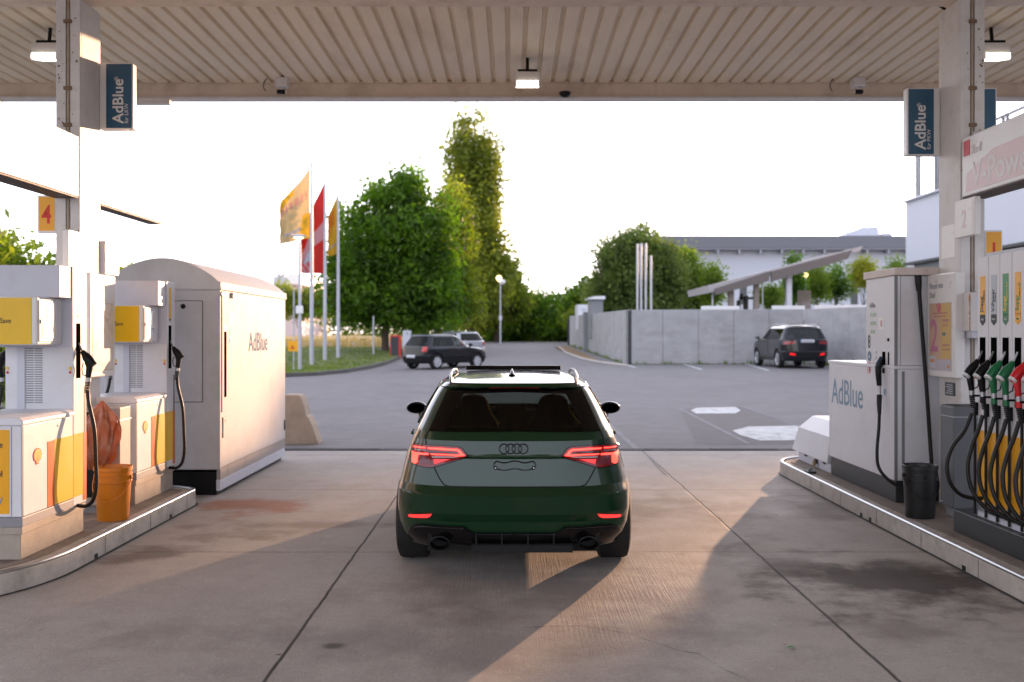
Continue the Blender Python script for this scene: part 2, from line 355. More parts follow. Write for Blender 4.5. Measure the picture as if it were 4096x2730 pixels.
# verge strip by the far wall
gpoly('verge', [(1273, 799), (1300, 797), (1365, 826), (1380, 834), (1340, 826), (1300, 812)], mat('verge_earth', (.22, .14, .06), .95, var=.35, vs=2, bump=.5, bs=15), .05)
mb = MB(); P0 = [gp(*p) for p in ((1285, 799), (1300, 812), (1338, 826), (1382, 835), (1440, 842))]
mb.tube([(a, b_, gz(a, b_)+.02) for a, b_ in P0], .07, 6); tag(mb.build('kerb', M_conc), kind='structure')

# grass island behind the left cabinet
GI = [gp(*p) for p in ((400, 862), (560, 869), (663, 867), (730, 864), (800, 857), (850, 848), (890, 838), (918, 826), (922, 815))]
GI2 = GI+[(-6.2, 60), (-9, 66), (-20, 66), (-34, 60), (-34, 34)]
lawn = tag(sheet('lawn', GI2, M_grass_soil, .12, step=2.0), kind='structure')
mb = MB(); nK = len(GI)
vs = []
for i, (a, b_) in enumerate(GI):
    t = Vector(GI[min(i+1, nK-1)])-Vector(GI[max(i-1, 0)]); t.normalize(); nn = Vector((t.y, -t.x)); z = gz(a, b_)
    for (o_, h_) in ((0, -.1), (0, .13), (-.16, .14), (-.16, -.1)): vs.append((a+nn.x*o_, b_+nn.y*o_, z+h_))
mb.add(vs, [(4*i+k, 4*i+4+k, 4*i+4+(k+1) % 4, 4*i+(k+1) % 4) for i in range(nK-1) for k in range(3)])
tag(mb.build('kerb', mat('lawn_kerb', (.10, .095, .09), .85, var=.25, vs=5), fixn=True), kind='structure')
# grass blades
def inside(poly, x, y):
    c = False; j = len(poly)-1
    for i in range(len(poly)):
        if (poly[i][1] > y) != (poly[j][1] > y) and x < (poly[j][0]-poly[i][0])*(y-poly[i][1])/(poly[j][1]-poly[i][1])+poly[i][0]: c = not c
        j = i
    return c
def leaf_mat(name, c1, c2, tr):
    m = bpy.data.materials.new(name); m.use_nodes = True; n = m.node_tree.nodes; l = m.node_tree.links; b = n['Principled BSDF']
    tc = n.new('ShaderNodeTexCoord'); t = n.new('ShaderNodeTexNoise'); t.inputs['Scale'].default_value = .55; t.inputs['Detail'].default_value = 5; l.new(tc.outputs['Object'], t.inputs['Vector'])
    t2 = n.new('ShaderNodeTexNoise'); t2.inputs['Scale'].default_value = 9; l.new(tc.outputs['Object'], t2.inputs['Vector'])
    a = node_math(n, l, 'ADD', node_math(n, l, 'MULTIPLY', t.outputs['Fac'], .6), node_math(n, l, 'MULTIPLY', t2.outputs['Fac'], .4))
    r = n.new('ShaderNodeValToRGB'); r.color_ramp.elements[0].position = .36; r.color_ramp.elements[1].position = .64; r.color_ramp.elements[0].color = (*c1, 1); r.color_ramp.elements[1].color = (*c2, 1)
    l.new(a, r.inputs[0]); l.new(r.outputs[0], b.inputs['Base Color']); b.inputs['Roughness'].default_value = .55; b.inputs['Specular IOR Level'].default_value = .25
    T = n.new('ShaderNodeBsdfTranslucent'); mx = n.new('ShaderNodeVectorMath'); mx.operation = 'MULTIPLY'; mx.inputs[1].default_value = tr; l.new(r.outputs[0], mx.inputs[0]); l.new(mx.outputs[0], T.inputs[0])
    ms = n.new('ShaderNodeMixShader'); ms.inputs[0].default_value = .45; l.new(b.outputs[0], ms.inputs[1]); l.new(T.outputs[0], ms.inputs[2]); l.new(ms.outputs[0], n['Material Output'].inputs[0])
    return m
L_dark = leaf_mat('leaf_dark', (.012, .034, .006), (.11, .20, .018), (2.5, 2.7, .5))
L_mid = leaf_mat('leaf_mid', (.035, .07, .012), (.20, .25, .028), (2.4, 2.3, .7))
L_pop = leaf_mat('leaf_poplar', (.05, .085, .015), (.28, .32, .045), (2.3, 2.1, .8))
L_bri = leaf_mat('leaf_bright', (.06, .11, .015), (.17, .24, .03), (2.2, 2.2, .8))
L_grey = leaf_mat('leaf_greygreen', (.04, .065, .02), (.17, .23, .06), (1.8, 1.8, .9))
L_grass = leaf_mat('grass_blade', (.07, .12, .02), (.20, .25, .05), (1.6, 1.7, .8))
def grass_cover(name, poly, N, zoff, hmin, hmax, m):
    xs = [p[0] for p in poly]; ys = [p[1] for p in poly]; v = []; f = []
    k = 0
    while k < N:
        x = random.uniform(min(xs), max(xs)); y = min(ys)+(max(ys)-min(ys))*random.random()**1.7
        if not inside(poly, x, y): continue
        z = gz(x, y)+zoff; h = random.uniform(hmin, hmax); a = random.uniform(0, 6.28); wd = random.uniform(.02, .05); dx, dy = math.cos(a)*wd, math.sin(a)*wd; lx, ly = random.uniform(-.06, .06), random.uniform(-.06, .06)
        o = len(v); v += [(x-dx, y-dy, z), (x+dx, y+dy, z), (x+lx, y+ly, z+h)]; f.append((o, o+1, o+2)); k += 1
    mb = MB(); mb.add(v, f); return mb.build(name, m)
tag(grass_cover('grass', GI2, 26000, .10, .05, .13, L_grass), 'short mown green grass on the kerbed island behind the white cabinet', 'grass', kind='stuff')
DRY = [(-60, 62), (-3.2, 62), (-3.0, 90), (-60, 90)]
tag(sheet('meadow', DRY, M_dry, .15, step=4), kind='structure')
tag(grass_cover('dry_grass', DRY, 9000, .10, .3, .7, leaf_mat('dry_blade', (.30, .24, .10), (.5, .38, .18), (1.4, 1.3, .9))), 'tall straw coloured grass beyond the path behind the flagpoles', 'grass', kind='stuff')
tag(sheet('path', [(-34, 66.5), (-9, 66.5), (-5.5, 61), (-4.4, 61), (-4.4, 70.2), (-34, 70.2)], mat('pale_path', (.34, .32, .34), .85, var=.1, vs=1), .19, step=3), kind='structure')

# ------------------------------------------------------------------ islands
def island(name, label, x_in, sgn, y0, y1, rad, caps):
    t = thing(name, label, 'kerb island', (x_in+sgn*rad, (y0+y1)/2, 0))
    def outline(off):
        P = []; cx = x_in+sgn*rad; r = rad-off
        lo = []; hi = []
        for k in range(0, 25):
            a = math.pi*k/24
            hi.append((cx-sgn*r*math.cos(a), y1-caps[1]+(caps[1]-off)*math.sin(a)))
            lo.append((cx+sgn*r*math.cos(a), y0+caps[0]-(caps[0]-off)*math.sin(a)))
        return hi+lo
    mb = MB(); mb.prism(outline(0), -.02, .145); 
    mb.build('kerb_ring', M_conc, t, bevel=.01)
    MB().prism(outline(.13), .14, .152).build('island_top', mat('island_paving', (.26, .215, .18), .85, var=.2, vs=2.5, bump=.25, bs=70, dirt=(.09, .07, .055), dirt_amt=.7, ds=2), t)
    O = outline(.016); MB().tube([(a, b_, .150) for a, b_ in O+[O[0]]], .017, 10).build('edge_rail', M_steel, t, smooth=60)
    # lower dark gap and joints in the kerb stones
    mb = MB(); k = 0; y = y0+caps[0]+.55
    while y < y1-caps[1]:
        mb.box(x_in-.0015*1, x_in+.0015, y, y+.006, 0, .135); y += 1.0
    mb.build('kerb_joint', M_dgrey, t)
    mb = MB()
    for y in ([6.05, 7.35, 9.28, 9.52] if sgn > 0 else [7.75, 9.45]): mb.box(x_in-sgn*.004, x_in+sgn*.03, y, y+.055, .0, .04)
    mb.build('drain_notch', M_black, t)
    mb = MB(); O2 = outline(-.03); n_ = len(O2); O3 = outline(0)
    mb.add([(a, b_, .004) for a, b_ in O2]+[(a, b_, .004) for a, b_ in O3], [(i, (i+1) % n_, n_+(i+1) % n_, n_+i) for i in range(n_)])
    mb.build('base_seal', mat('bitumen_seal', (.03, .028, .027), .7, var=.3), t, fixn=True)
    return t
island('pump_island', 'left raised concrete island with rounded near corner and steel edge rail', -3.25, -1, 6.25, 10.55, .85, (1.15, .35))
island('pump_island', 'right raised concrete island with a long steel edge rail', 3.35, 1, 2.0, 13.1, .85, (.6, .75))

# ------------------------------------------------------------------ canopy
can = thing('canopy', 'wide station canopy with ribbed metal underside', 'canopy', (0, 5, 0))
ZC = 5.42; y0c, y1c = -2.5, 14.55
M_rib = mat('ribbed_ceiling_sheet', (.80, .69, .53), .5, var=.06, vs=1.2, dirt=(.45, .34, .22), dirt_amt=.5, ds=2.0, stretch=(1, .3, 1))
mb = MB(); P_ = .2145; x = -8.6; prof = []
while x < 8.5:
    prof += [(x, ZC), (x+.150, ZC), (x+.162, ZC+.045), (x+.203, ZC+.045)]; x += P_
prof = [(a, b_) for a, b_ in prof]
n_ = len(prof); ysg = [y0c, 3, 8, y1c]
mb.add([(a, y, b_) for y in ysg for a, b_ in prof], [(j*n_+i, (j+1)*n_+i, (j+1)*n_+i+1, j*n_+i+1) for j in range(len(ysg)-1) for i in range(n_-1)])
mb.build('ribbed_ceiling', M_rib, can)
box('roof_deck', M_mgrey, can, -8.7, 8.7, y0c, y1c+.02, ZC+.05, ZC+.4)
M_fas = mat('fascia_paint', (.76, .64, .52), .5, var=.08, vs=2, dirt=(.3, .2, .13), dirt_amt=.5, ds=3)
mb = MB().box(-8.8, 8.8, 14.56, 14.66, 5.215, ZC+.45); mb.build('fascia', M_fas, can, bevel=.006)
box('fascia_lip', M_white2, can, -8.8, 8.8, 14.50, 14.72, 5.185, 5.212)
box('fascia', M_fas, can, -8.8, 8.8, y0c-.1, y0c-.01, 5.2, ZC+.45)
box('side_beam', M_fas, can, -8.9, -8.75, y0c, 14.6, 5.2, ZC+.45); box('side_beam', M_fas, can, 8.75, 8.9, y0c, 14.6, 5.2, ZC+.45)
for yb in (9.08, -2.0):
    MB().box(-8.7, 8.7, yb-.012, yb+.012, 4.80, ZC-.004).box(-8.7, 8.7, yb-.11, yb+.11, 4.775, 4.80).box(-8.7, 8.7, yb-.11, yb+.11, ZC-.03, ZC-.004).build('cross_beam', M_fas, can, bevel=.004)
mb = MB(); x = -8.6+.18
for i in range(80):
    mb.box(x-.010, x+.010, 10.62+(.12 if i % 2 else 0), 10.64+(.12 if i % 2 else 0), ZC+.035, ZC+.046); x += P_
mb.build('ceiling_screw', M_dgrey, can)
# ceiling lamps
M_led = mat('led_panel', (1, .93, .80), .4, emit=.45)
def lamp(x, y, label):
    t = thing('canopy_light', label, 'ceiling light', (x, y, ZC), 'canopy floodlights')
    MB().tube([(x, y+.03, ZC), (x, y, ZC-.18)], .022, 8).box(x-.13, x+.13, y-.06, y+.10, ZC-.215, ZC-.17).build('bracket', M_black, t)
    MB().prism([(y-.10, ZC-.21), (y+.18, ZC-.21), (y+.20, ZC-.35), (y-.15, ZC-.42), (y-.15, ZC-.36), (y-.12, ZC-.34)][::1], x-.165, x+.165, 'x').build('housing', M_white2, t, bevel=.006)
    # tilted LED face
    mb = MB(); 
    mb.add([(x-.15, y-.14, ZC-.422), (x+.15, y-.14, ZC-.422), (x+.15, y+.185, ZC-.357), (x-.15, y+.185, ZC-.357)], [(0, 3, 2, 1)])
    mb.build('lens', M_led, t)
    mb = MB()
    for k in range(4): mb.box(x-.142+k*.074, x-.082+k*.074, y-.156, y-.148, ZC-.412, ZC-.345)
    mb.build('led_module', M_led, t)
lamp(WX(1212, 13.2), 13.2, 'middle lit square ceiling light over the green car')
lamp(WX(113, 11.9), 11.9, 'left lit ceiling light half hidden by the white column')
lamp(WX(2280, 11.9), 11.9, 'right lit ceiling light half hidden by the white column')
def fl(x, y, z, label, flip=1):
    t = thing('security_camera', label, 'camera', (x, y, z), 'small cameras along the canopy edge')
    MB().box(x-.085, x+.085, y-.10, y+.06, z-.05, z+.08).build('bracket', M_white2, t, bevel=.01)
    MB().tube([(x, y-.03, z-.02), (x, y-.03, z-.09)], .02, 8).build('arm', M_white2, t)
    MB().lathe([(.025, -.06), (.034, -.05), (.034, .05), (.025, .06)], (x-.01*flip, y-.03, z-.115), 'x', 14).build('camera_body', M_black, t, smooth=50)
    MB().lathe([(.030, 0), (.026, .012)], (x+.052*flip, y-.03, z-.115), 'x', 14).build('lens_cap', mat('pale_lens', (.8, .75, .62), .25), t)
fl(WX(649, 14.3), 14.3, 5.34, 'white bracket camera on the canopy edge above the trees', 1)
fl(WX(1970, 14.3), 14.3, 5.34, 'white bracket camera on the canopy edge near the right blue sign', -1)
t = thing('dome_sensor', 'small dark dome sensor under the canopy edge right of the middle light', 'sensor', (WX(1298, 14.45), 14.45, 5.21))
MB().lathe([(.085, .0), (.08, -.03), (.05, -.065), (.0, -.075)], (WX(1298, 14.45), 14.45, 5.262), 'z', 18).build('dome', M_black, t, smooth=60, fixn=True)
for (xa, lab) in ((WX(606, 14.3), 'thin black cable hanging at the canopy edge left of the camera'), (WX(1908, 14.3), 'thin black cable hanging at the canopy edge near the right column')):
    tag(MB().tube([(xa+.04, 14.3, 5.42), (xa, 14.3, 5.36), (xa-.005, 14.3, 5.29), (xa+.03, 14.3, 5.24)], .007, 6).build('cable', M_rubber), lab, 'cable', 'cables at the canopy edge')
a_ = 9.3; c_ = [(4.18, 5.43), (3.99, 5.24), (3.90, 5.02), (3.93, 4.86), (4.06, 4.78)]
tag(MB().tube([(x, a_, z) for x, z in c_], .012, 8).build('cable', M_rubber), 'loop of thick black cable beside the top of the right column', 'cable')
# wall light strip under the canopy edge at left
tag(box('tube_light', M_white2, None, WX(255, 14.5), WX(392, 14.5), 14.45, 14.55, 5.09, 5.16, .01), 'long pale tube lamp housing hanging under the canopy edge by the left blue sign', 'light')

# ------------------------------------------------------------------ columns
def column(x0, x1, label, pipe_side):
    t = thing('column', label, 'column', ((x0+x1)/2, 9.17, .15)); xm = (x0+x1)/2
    mb = MB()
    mb.box(x0, x1, 8.953, 8.973, .152, 4.775) if False else None
    # box section with the near face recessed around a pipe
    s_ = pipe_side
    xa, xb = (x0, x1)
    mb.box(xa, xb, 8.98, 9.40, .152, 4.775); mb.box(xa, xm-.02, 8.95, 8.98, .152, 4.775); mb.box(xm+.02, xb, 8.95, 8.98, .152, 4.775)
    mb.build('shaft', M_white2, t, bevel=.005)
    MB().tube([(xm, 8.962, .3), (xm, 8.962, 4.77)], .014, 8).build('conduit', mat('rusty_conduit', (.42, .36, .28), .6, var=.3, vs=6, dirt=(.2, .1, .04), dirt_amt=.8, ds=6), t, smooth=60)
    mb = MB()
    for z in (4.55, 3.62, 3.95): mb.box(xm-.035, xm+.035, 8.935, 8.95, z, z+.03)
    mb.build('pipe_clamp', mat('rusted_clip', (.22, .14, .08), .7, var=.3), t)
    MB().box(x0-.04, x1+.04, 8.91, 9.44, .152, .17).build('base_plate', M_galv, t)
    return t
column(-4.10, -3.885, 'left white steel column with a rusty pipe, carrying the canopy', 1)
cR = column(4.03, 4.25, 'right white steel column with a rusty pipe, carrying the canopy', -1)
box('junction_box', M_lgrey, cR, 4.13, 4.23, 8.90, 8.945, 3.45, 3.57, .008)
# rust specks on the columns
mb = MB(); M_rust = mat('rust', (.20, .095, .035), .85, var=.4, vs=30)
for cx0, cx1 in ((-4.10, -3.885), (4.03, 4.25)):
    mb = MB()
    for k in range(34):
        x = random.uniform(cx0+.01, cx1-.01); z = random.choice([random.uniform(2.4, 4.7), random.gauss(3.6, .12), random.gauss(4.2, .1)]); r_ = random.uniform(.002, .010)
        if abs(x-(cx0+cx1)/2) < .03: x += .04*(1 if x > (cx0+cx1)/2 else -1)
        mb.add([(x+r_*math.cos(a)*random.uniform(.6, 1.3), 8.9475, z+r_*math.sin(a)*random.uniform(.6, 1.8)) for a in (0, 1, 2, 3, 4, 5)], [(0, 1, 2, 3, 4, 5)])
    mb.build('rust_spot', M_rust, cR if cx0 > 0 else bpy.data.objects['column'])

# ------------------------------------------------------------------ signs
M_signw = mat('white_sign_box', (.80, .79, .78), .3, var=.03, vs=3)
def blue_sign(x0, x1, z0, z1, y, fx0, fx1, sub, label):
    t = thing('additive_sign', label, 'sign', ((x0+x1)/2, y, z0))
    box('sign_box', M_signw, t, x0, x1, y, y+.10, z0, z1, .012)
    box('sign_face', M_blue, t, fx0, fx1, y-.003, y+.002, z0+.012, z1-.012)
    return t
tb = blue_sign(-3.883, -3.565, 3.68, 4.305, 9.36, -3.815, -3.575, '', 'blue box sign with white vertical lettering on the left column')
text('lettering', 'AdBlue', M_txt_w, tb, (-3.655, 9.355, 3.735), (0, 0, 1), (-1, 0, 0), .142, .018)
text('lettering', '®', M_txt_w, tb, (-3.70, 9.355, 4.135), (0, 0, 1), (-1, 0, 0), .05)
text('lettering', 'für LKW', M_txt_w, tb, (-3.607, 9.355, 3.735), (0, 0, 1), (-1, 0, 0), .052)
tb = blue_sign(3.715, 4.028, 3.435, 4.07, 9.36, 3.727, 3.965, '', 'blue box sign with white vertical lettering on the right column')
text('lettering', 'AdBlue', M_txt_w, tb, (3.885, 9.355, 3.49), (0, 0, 1), (-1, 0, 0), .142, .018)
text('lettering', '®', M_txt_w, tb, (3.84, 9.355, 3.89), (0, 0, 1), (-1, 0, 0), .05)
text('lettering', 'für PKW', M_txt_w, tb, (3.935, 9.355, 3.49), (0, 0, 1), (-1, 0, 0), .052)
blue_sign(4.252, 4.56, 3.435, 4.07, 9.36, 4.30, 4.545, '', 'second blue box sign mostly hidden behind the right column')

def light_box(name, label, xf, sgn, y0, y1, z0, z1, th):
    t = thing(name, label, 'sign', (xf-sgn*th/2, (y0+y1)/2, z0))
    box('sign_box', M_signw, t, xf, xf-sgn*th, y0, y1, z0, z1, .01)
    box('underside_shade', mat('shade_brown', (.07, .05, .04), .6, var=.15), t, xf-sgn*.004, xf-sgn*(th-.01), y0+.02, y1-.004, z0-.012, z0-.001)  # thin dark brown sheet paints the shade under the box
    return t
light_box('fascia_sign', 'long blank white light box left of the left column, nearer one', -3.888, 1, 4.6, 8.935, 2.985, 3.53, .22)
light_box('fascia_sign', 'blank white light box just beyond the left column', -3.888, 1, 9.412, 11.08, 2.985, 3.53, .16)
tr_ = light_box('fascia_sign', 'long white and pale pink light box over the right pump', 4.022, -1, 4.6, 8.90, 2.975, 3.50, .22)
M_pink = mat('glare_pink', (.74, .56, .58), .35, var=.04, vs=3); M_redf = mat('red_logo', (.66, .05, .07), .35); M_pw = mat('glare_white_letter', (.80, .76, .76), .4)  # band and lettering paled by glare, which is put into these colours
shape('pink_band', [(0, 0), (3.9, 0), (3.9, .36), (.5, .30), (.02, .16)], M_pink, tr_, (4.021, 8.82, 3.01), (0, -1, 0), (0, 0, 1), .002)
shape('red_block', rect(.115, .135), M_redf, tr_, (4.021, 8.86, 3.33), (0, -1, 0), (0, 0, 1), .003)
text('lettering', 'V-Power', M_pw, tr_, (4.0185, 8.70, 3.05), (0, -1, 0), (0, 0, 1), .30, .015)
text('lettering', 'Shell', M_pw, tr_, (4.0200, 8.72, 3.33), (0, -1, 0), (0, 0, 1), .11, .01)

def num_sign_cam(x0, x1, z0, z1, y, n_, label, sx=1.0):
    t = thing('pump_number_sign', label, 'sign', ((x0+x1)/2, y, z0))
    box('sign_box', M_signw, t, x0, x1, y, y+.06, z0, z1, .006)
    box('sign_face', M_amber, t, x0+.012, x1-.012, y-.003, y+.001, z0+.02, z1-.015)
    text('lettering', n_, M_txt_r, t, ((x0+x1)/2, y-.004, z0+.09), (1, 0, 0), (0, 0, 1), .23, .02, .75, 'CENTER')
    return t
s4 = num_sign_cam(-4.275, -4.11, 2.665, 3.005, 8.97, '4', 'orange sign with a red number 4 left of the left column')
s1 = num_sign_cam(4.262, 4.42, 2.33, 2.69, 8.97, '1', 'orange sign with a red number 1 behind the right pump')
def num_sign_side(xf, sgn, y0, y1, z0, z1, m, n_, tm, label):
    t = thing('pump_number_sign', label, 'sign', (xf-sgn*.03, (y0+y1)/2, z0))
    box('sign_box', M_signw, t, xf, xf-sgn*.055, y0, y1, z0, z1, .008)
    if n_:
        box('sign_face', m, t, xf-sgn*.001, xf+sgn*.003, y0+.03, y1-.03, z0+.03, z1-.03)
        text('lettering', n_, tm, t, (xf+sgn*.004, (y0+y1)/2, z0+.08), (0, sgn, 0), (0, 0, 1), .22, .02, .8, 'CENTER')
    return t
num_sign_side(-3.83, 1, 8.60, 9.06, 2.30, 2.66, M_signw, None, None, 'number sign on the near side of the left column, left white as sun glare')  # number face left off, sun glare painted as blank white
num_sign_side(-3.85, 1, 9.42, 9.76, 2.32, 2.64, mat('sun_pale_yellow', (.80, .62, .38), .4), '3', mat('sun_pale_orange', (.78, .42, .22), .4), 'pale yellow box sign with a sun-washed 3 beyond the left column')  # sunlight washing out the orange is put into face and numeral colours
num_sign_side(3.93, -1, 8.46, 8.84, 2.60, 2.93, M_signw, '2', mat('pale_pink_letter', (.74, .62, .62), .4), 'white box sign with a faint pink 2 on the right column')  # numeral in a pale pink close to the white box
num_sign_side(4.028, -1, 9.05, 9.34, 2.45, 2.76, M_pink, None, None, 'small pale pink sign on the right column below the white number box')
# ------------------------------------------------------------------ pumps
def pecten(parent, pos, right, up, r):
    def sh(k):
        P = [(-.30*k, -1.0*k), (.30*k, -1.0*k), (.42*k, -.62*k), (.80*k, -.50*k)]
        for i in range(0, 25):
            a = math.pi*i/24; rr = k*(1+.035*abs(math.sin(a*7))); P.append((rr*math.cos(a)*1.0, rr*math.sin(a)*.92-.02*k if rr else 0))
        P.append((-.80*k, -.50*k)); P.append((-.42*k, -.62*k)); return P
    nn = Vector(right).cross(Vector(up))
    shape('emblem', [(a*r, b*r) for a, b in sh(1.0)], mat('emblem_red', (.70, .10, .03), .4), parent, Vector(pos), right, up, .0015)
    shape('emblem', [(a*r, b*r) for a, b in sh(.84)], mat('emblem_yellow', (.85, .52, .05), .4), parent, Vector(pos)+nn*.0016, right, up, .0012)
    mb = MB(); rv = Vector(right); uv = Vector(up)
    for i in range(-3, 4):
        a = math.pi/2+i*.36; p0 = Vector(pos)+nn*.003+rv*(.12*r*math.cos(a)*1.5)+uv*(-.62*r); p1 = Vector(pos)+nn*.003+rv*(.80*r*math.cos(a))+uv*(.74*r*math.sin(a)); d_ = (p1-p0).normalized().cross(nn)*r*.022
        mb.add([p0-d_, p0+d_, p1+d_, p1-d_], [(0, 1, 2, 3)])
    mb.build('emblem_rib', MATS['emblem_red'], parent)

def nozzle(parent, x, y, z, dx, body, badge, collar=None, sc=1.0, lean=0.0, col2=None, ox=1.0, fat=1.0):
    sf = sc*fat
    """nozzle hung in its slot; (x,y,z) is where the spout enters; it sticks out along dx (+1/-1 in x)"""
    def P(o, h, l=0): return (x+dx*o*sc*ox, y+l+lean*(.2-h if 0 else o), z+h*sc)
    nz = MB().tube([P(.040, .012), P(.058, -.02), P(.082, -.055), P(.112, -.098), P(.138, -.132)], [.016*sf, .023*sf, .033*sf, .035*sf, .030*sf], 12)
    nz.tube([P(.10, -.11), P(.112, -.17), P(.10, -.26), P(.098, -.285)], [.028*sf, .024*sf, .020*sf, .018*sf], 12)
    nzo = nz.build('fuel_nozzle', body, parent, smooth=50)
    MB().tube([P(.002, .10), P(.018, .06), P(.042, .005)], [.0095*sc, .0105*sc, .0115*sc], 10).build('spout', M_galv if body != M_black else mat('dark_steel', (.16, .16, .16), .35, metal=.9), nzo, smooth=50)
    MB().tube([P(.138, -.132), P(.152, -.150)], [.031*sf, .029*sf], 16).build('badge', badge, nzo, smooth=40)
    MB().tube([P(.1535, -.152), P(.155, -.154)], [.013*sf, .011*sf], 10).build('badge_mark', col2 or M_txt_k, nzo)
    MB().tube([P(.05, -.12), P(.035, -.19), P(.045, -.25), P(.09, -.275)], .006*sc, 6).build('trigger_guard', M_black, nzo)
    MB().tube([P(.098, -.285), P(.096, -.33)], .018*sf, 14).tube([P(.098, -.30), P(.0975, -.312)], .0205*sf, 14).build('swivel', M_galv, nzo, smooth=40)
    if collar: MB().tube([P(.096, -.33), P(.094, -.385)], .021*sf, 14).build('collar', collar, nzo, smooth=40)
    mb = MB(); z0 = -.385 if collar else -.33
    for k in range(7): mb.tube([P(.095-.002*k, z0-.018*k), P(.094-.002*k, z0-.013-.018*k)], (.0205-.0008*k)*sf, 10)
    mb.build('hose_boot', M_rubber, nzo, smooth=40)
    return nzo
def spline(pts, n=6):
    pts = [Vector(p) for p in pts]; out_ = []
    for i in range(len(pts)-1):
        p0 = pts[max(i-1, 0)]; p1 = pts[i]; p2 = pts[i+1]; p3 = pts[min(i+2, len(pts)-1)]
        for k in range(n):
            t = k/n; out_.append(.5*((2*p1)+(-p0+p2)*t+(2*p0-5*p1+4*p2-p3)*t*t+(-p0+3*p1-3*p2+p3)*t**3))
    out_.append(pts[-1]); return out_

def diesel_pump(near, label):
    t = thing('fuel_pump', label, 'fuel pump', (0, 0, 0), 'fuel pumps on the left island')
    MB().box(-.53, -.02, .02, 1.06, 0, .235).box(-.55, -.005, .005, 1.07, .18, .235).build('plinth', M_beige, t, bevel=.006)
    MB().box(-.56, 0, 0, .82, .305, .955).build('lower_cabinet', M_white, t, bevel=.008)
    MB().box(-.565, .004, -.004, .822, .235, .303).build('base_band', M_mgrey if 0 else mat('grey_brown_band', (.26, .25, .27), .5, var=.05), t, bevel=.004)
    MB().prism([(-.575, .955), (.012, .955), (.012, .985), (-.02, 1.012), (-.54, 1.012), (-.575, .985)], -.014, .825, 'y').build('cabinet_lid', M_white, t, bevel=.008)
    col_ = MB().box(-.54, 0, .826, 1.07, .24, 2.14).build('hose_column', M_lgrey if 0 else M_white, t, bevel=.006)
    MB().box(-.575, .0, .815, .825, 1.5, 2.135).build('upper_panel', M_lgrey, t)
    box('bonnet', M_lgrey, t, -.535, -.01, .60, .815, 1.885, 2.135, .006)
    # front seams
    MB().box(-.075, -.072, -.0035, .001, .31, .95).box(-.0025, .0025, .0, .02, .31, .95).build('seam', M_mgrey, t)
    MB().box(-.44, -.38, .815, .826, 1.012, 1.5).build('seam', M_lgrey, t)
    # display head
    hd = MB().box(-.64, -.085, .40, .814, 1.52, 1.885).build('display_head', M_signw, t, bevel=.014)
    box('head_face', M_yel, t, -.635, -.125, .395, .402, 1.528, 1.875)
    text('lettering', 'FuelSave', M_txt_k, t, (-.275, .394, 1.685), (1, 0, 0), (0, 0, 1), .058, 0, .8, 'RIGHT')
    kp = MB().box(-.088, -.078, .425, .795, 1.545, 1.862).build('keypad_door', M_signw, t, bevel=.006)
    MB().box(-.079, -.0755, .45, .77, 1.565, 1.845).build('door_panel', M_white, t, bevel=.002)
    MB().box(-.0765, -.073, .53, .655, 1.70, 1.815).box(-.0765, -.073, .47, .565, 1.575, 1.68).build('notice', mat('paper_white', (.85, .85, .84), .5), t)
    MB().box(-.0765, -.0725, .655, .663, 1.70, 1.815).box(-.0765, -.0725, .60, .65, 1.655, 1.660).box(-.0765, -.0725, .648, .652, 1.62, 1.66).build('slot', M_dgrey, t)
    MB().lathe([(.016, 0), (.016, .008)], (-.0768, .455, 1.70), 'x', 14).build('lock', M_galv, t)
    MB().lathe([(.009, .008), (.009, .0095)], (-.0768, .455, 1.70), 'x', 10).build('keyhole', M_black, t)
    mb = MB()
    for k in range(24):
        z = 1.06+k*.0185
        mb.box(-.375, -.315, .8215, .8262, z, z+.0065).box(-.305, -.245, .8215, .8262, z, z+.0065)
    mb.build('louvre', mat('louvre_shadow', (.20, .21, .24), .6), t)
    for xx in (-.52, -.025):
        MB().lathe([(.011, .0), (.009, -.008)], (xx, .826, 1.30), 'y', 12).build('button', M_redp, t, fixn=True)
        MB().box(xx-.009, xx+.009, .820, .826, 1.318, 1.345).build('button', M_yel, t)
    # graphics on the long side
    box('orange_stripe', M_orange, t, -.001, .0025, .385, .50, .31, .80); box('yellow_panel', M_yel, t, -.001, .0027, .50, .819, .31, .805)
    box('yellow_panel', M_yel, t, -.001, .0027, .829, .995, .31, .81)
    box('orange_stripe', M_orange, t, -.001, .0025, 1.0, 1.066, .26, .81)
    pecten(t, (.003, .225, .715), (0, 1, 0), (0, 0, 1), .062)
    MB().lathe([(.009, 0), (.009, .003)], (0, .55, .905), 'x', 10).build('lock', M_dgrey, t)
    # near end graphics
    if near:
        box('amber_panel', M_amber, t, -.55, -.09, -.0035, .001, .33, .925)
        for s_, z_, m_ in (('FuelSave', .80, M_txt_k), ('Diesel', .595, M_txt_k), ('LKW', .395, M_txt_b)): text('lettering', s_, m_, t, (-.135, -.0045, z_), (1, 0, 0), (0, 0, 1), .062 if s_ != 'LKW' else .075, .012, .85, 'RIGHT')
    # side slot, sticker, retractor
    for (yy, m_) in ((0, 0),):
        box('nozzle_slot', M_void, t, -.02, .0015, .875, .955, 1.25, 1.69)
        box('sticker', mat('faded_yellow_sticker', (.75, .60, .25), .4) if near else M_yel, t, -.001, .0025, .885, .945, 1.76, 2.08)
        shape('sticker_tip', [(0, 0), (.03, -.035), (.06, 0)], M_txt_k, t, (.0005, .885, 1.758), (0, 1, 0), (0, 0, 1), .002)
        box('retractor_slot', M_dgrey, t, -.01, .002, 1.02, 1.05, .35, 1.18)
    nozzle(t, .0, .915, 1.46, 1, M_black, M_black, sc=.72, col2=M_galv, ox=1.12, fat=1.5)
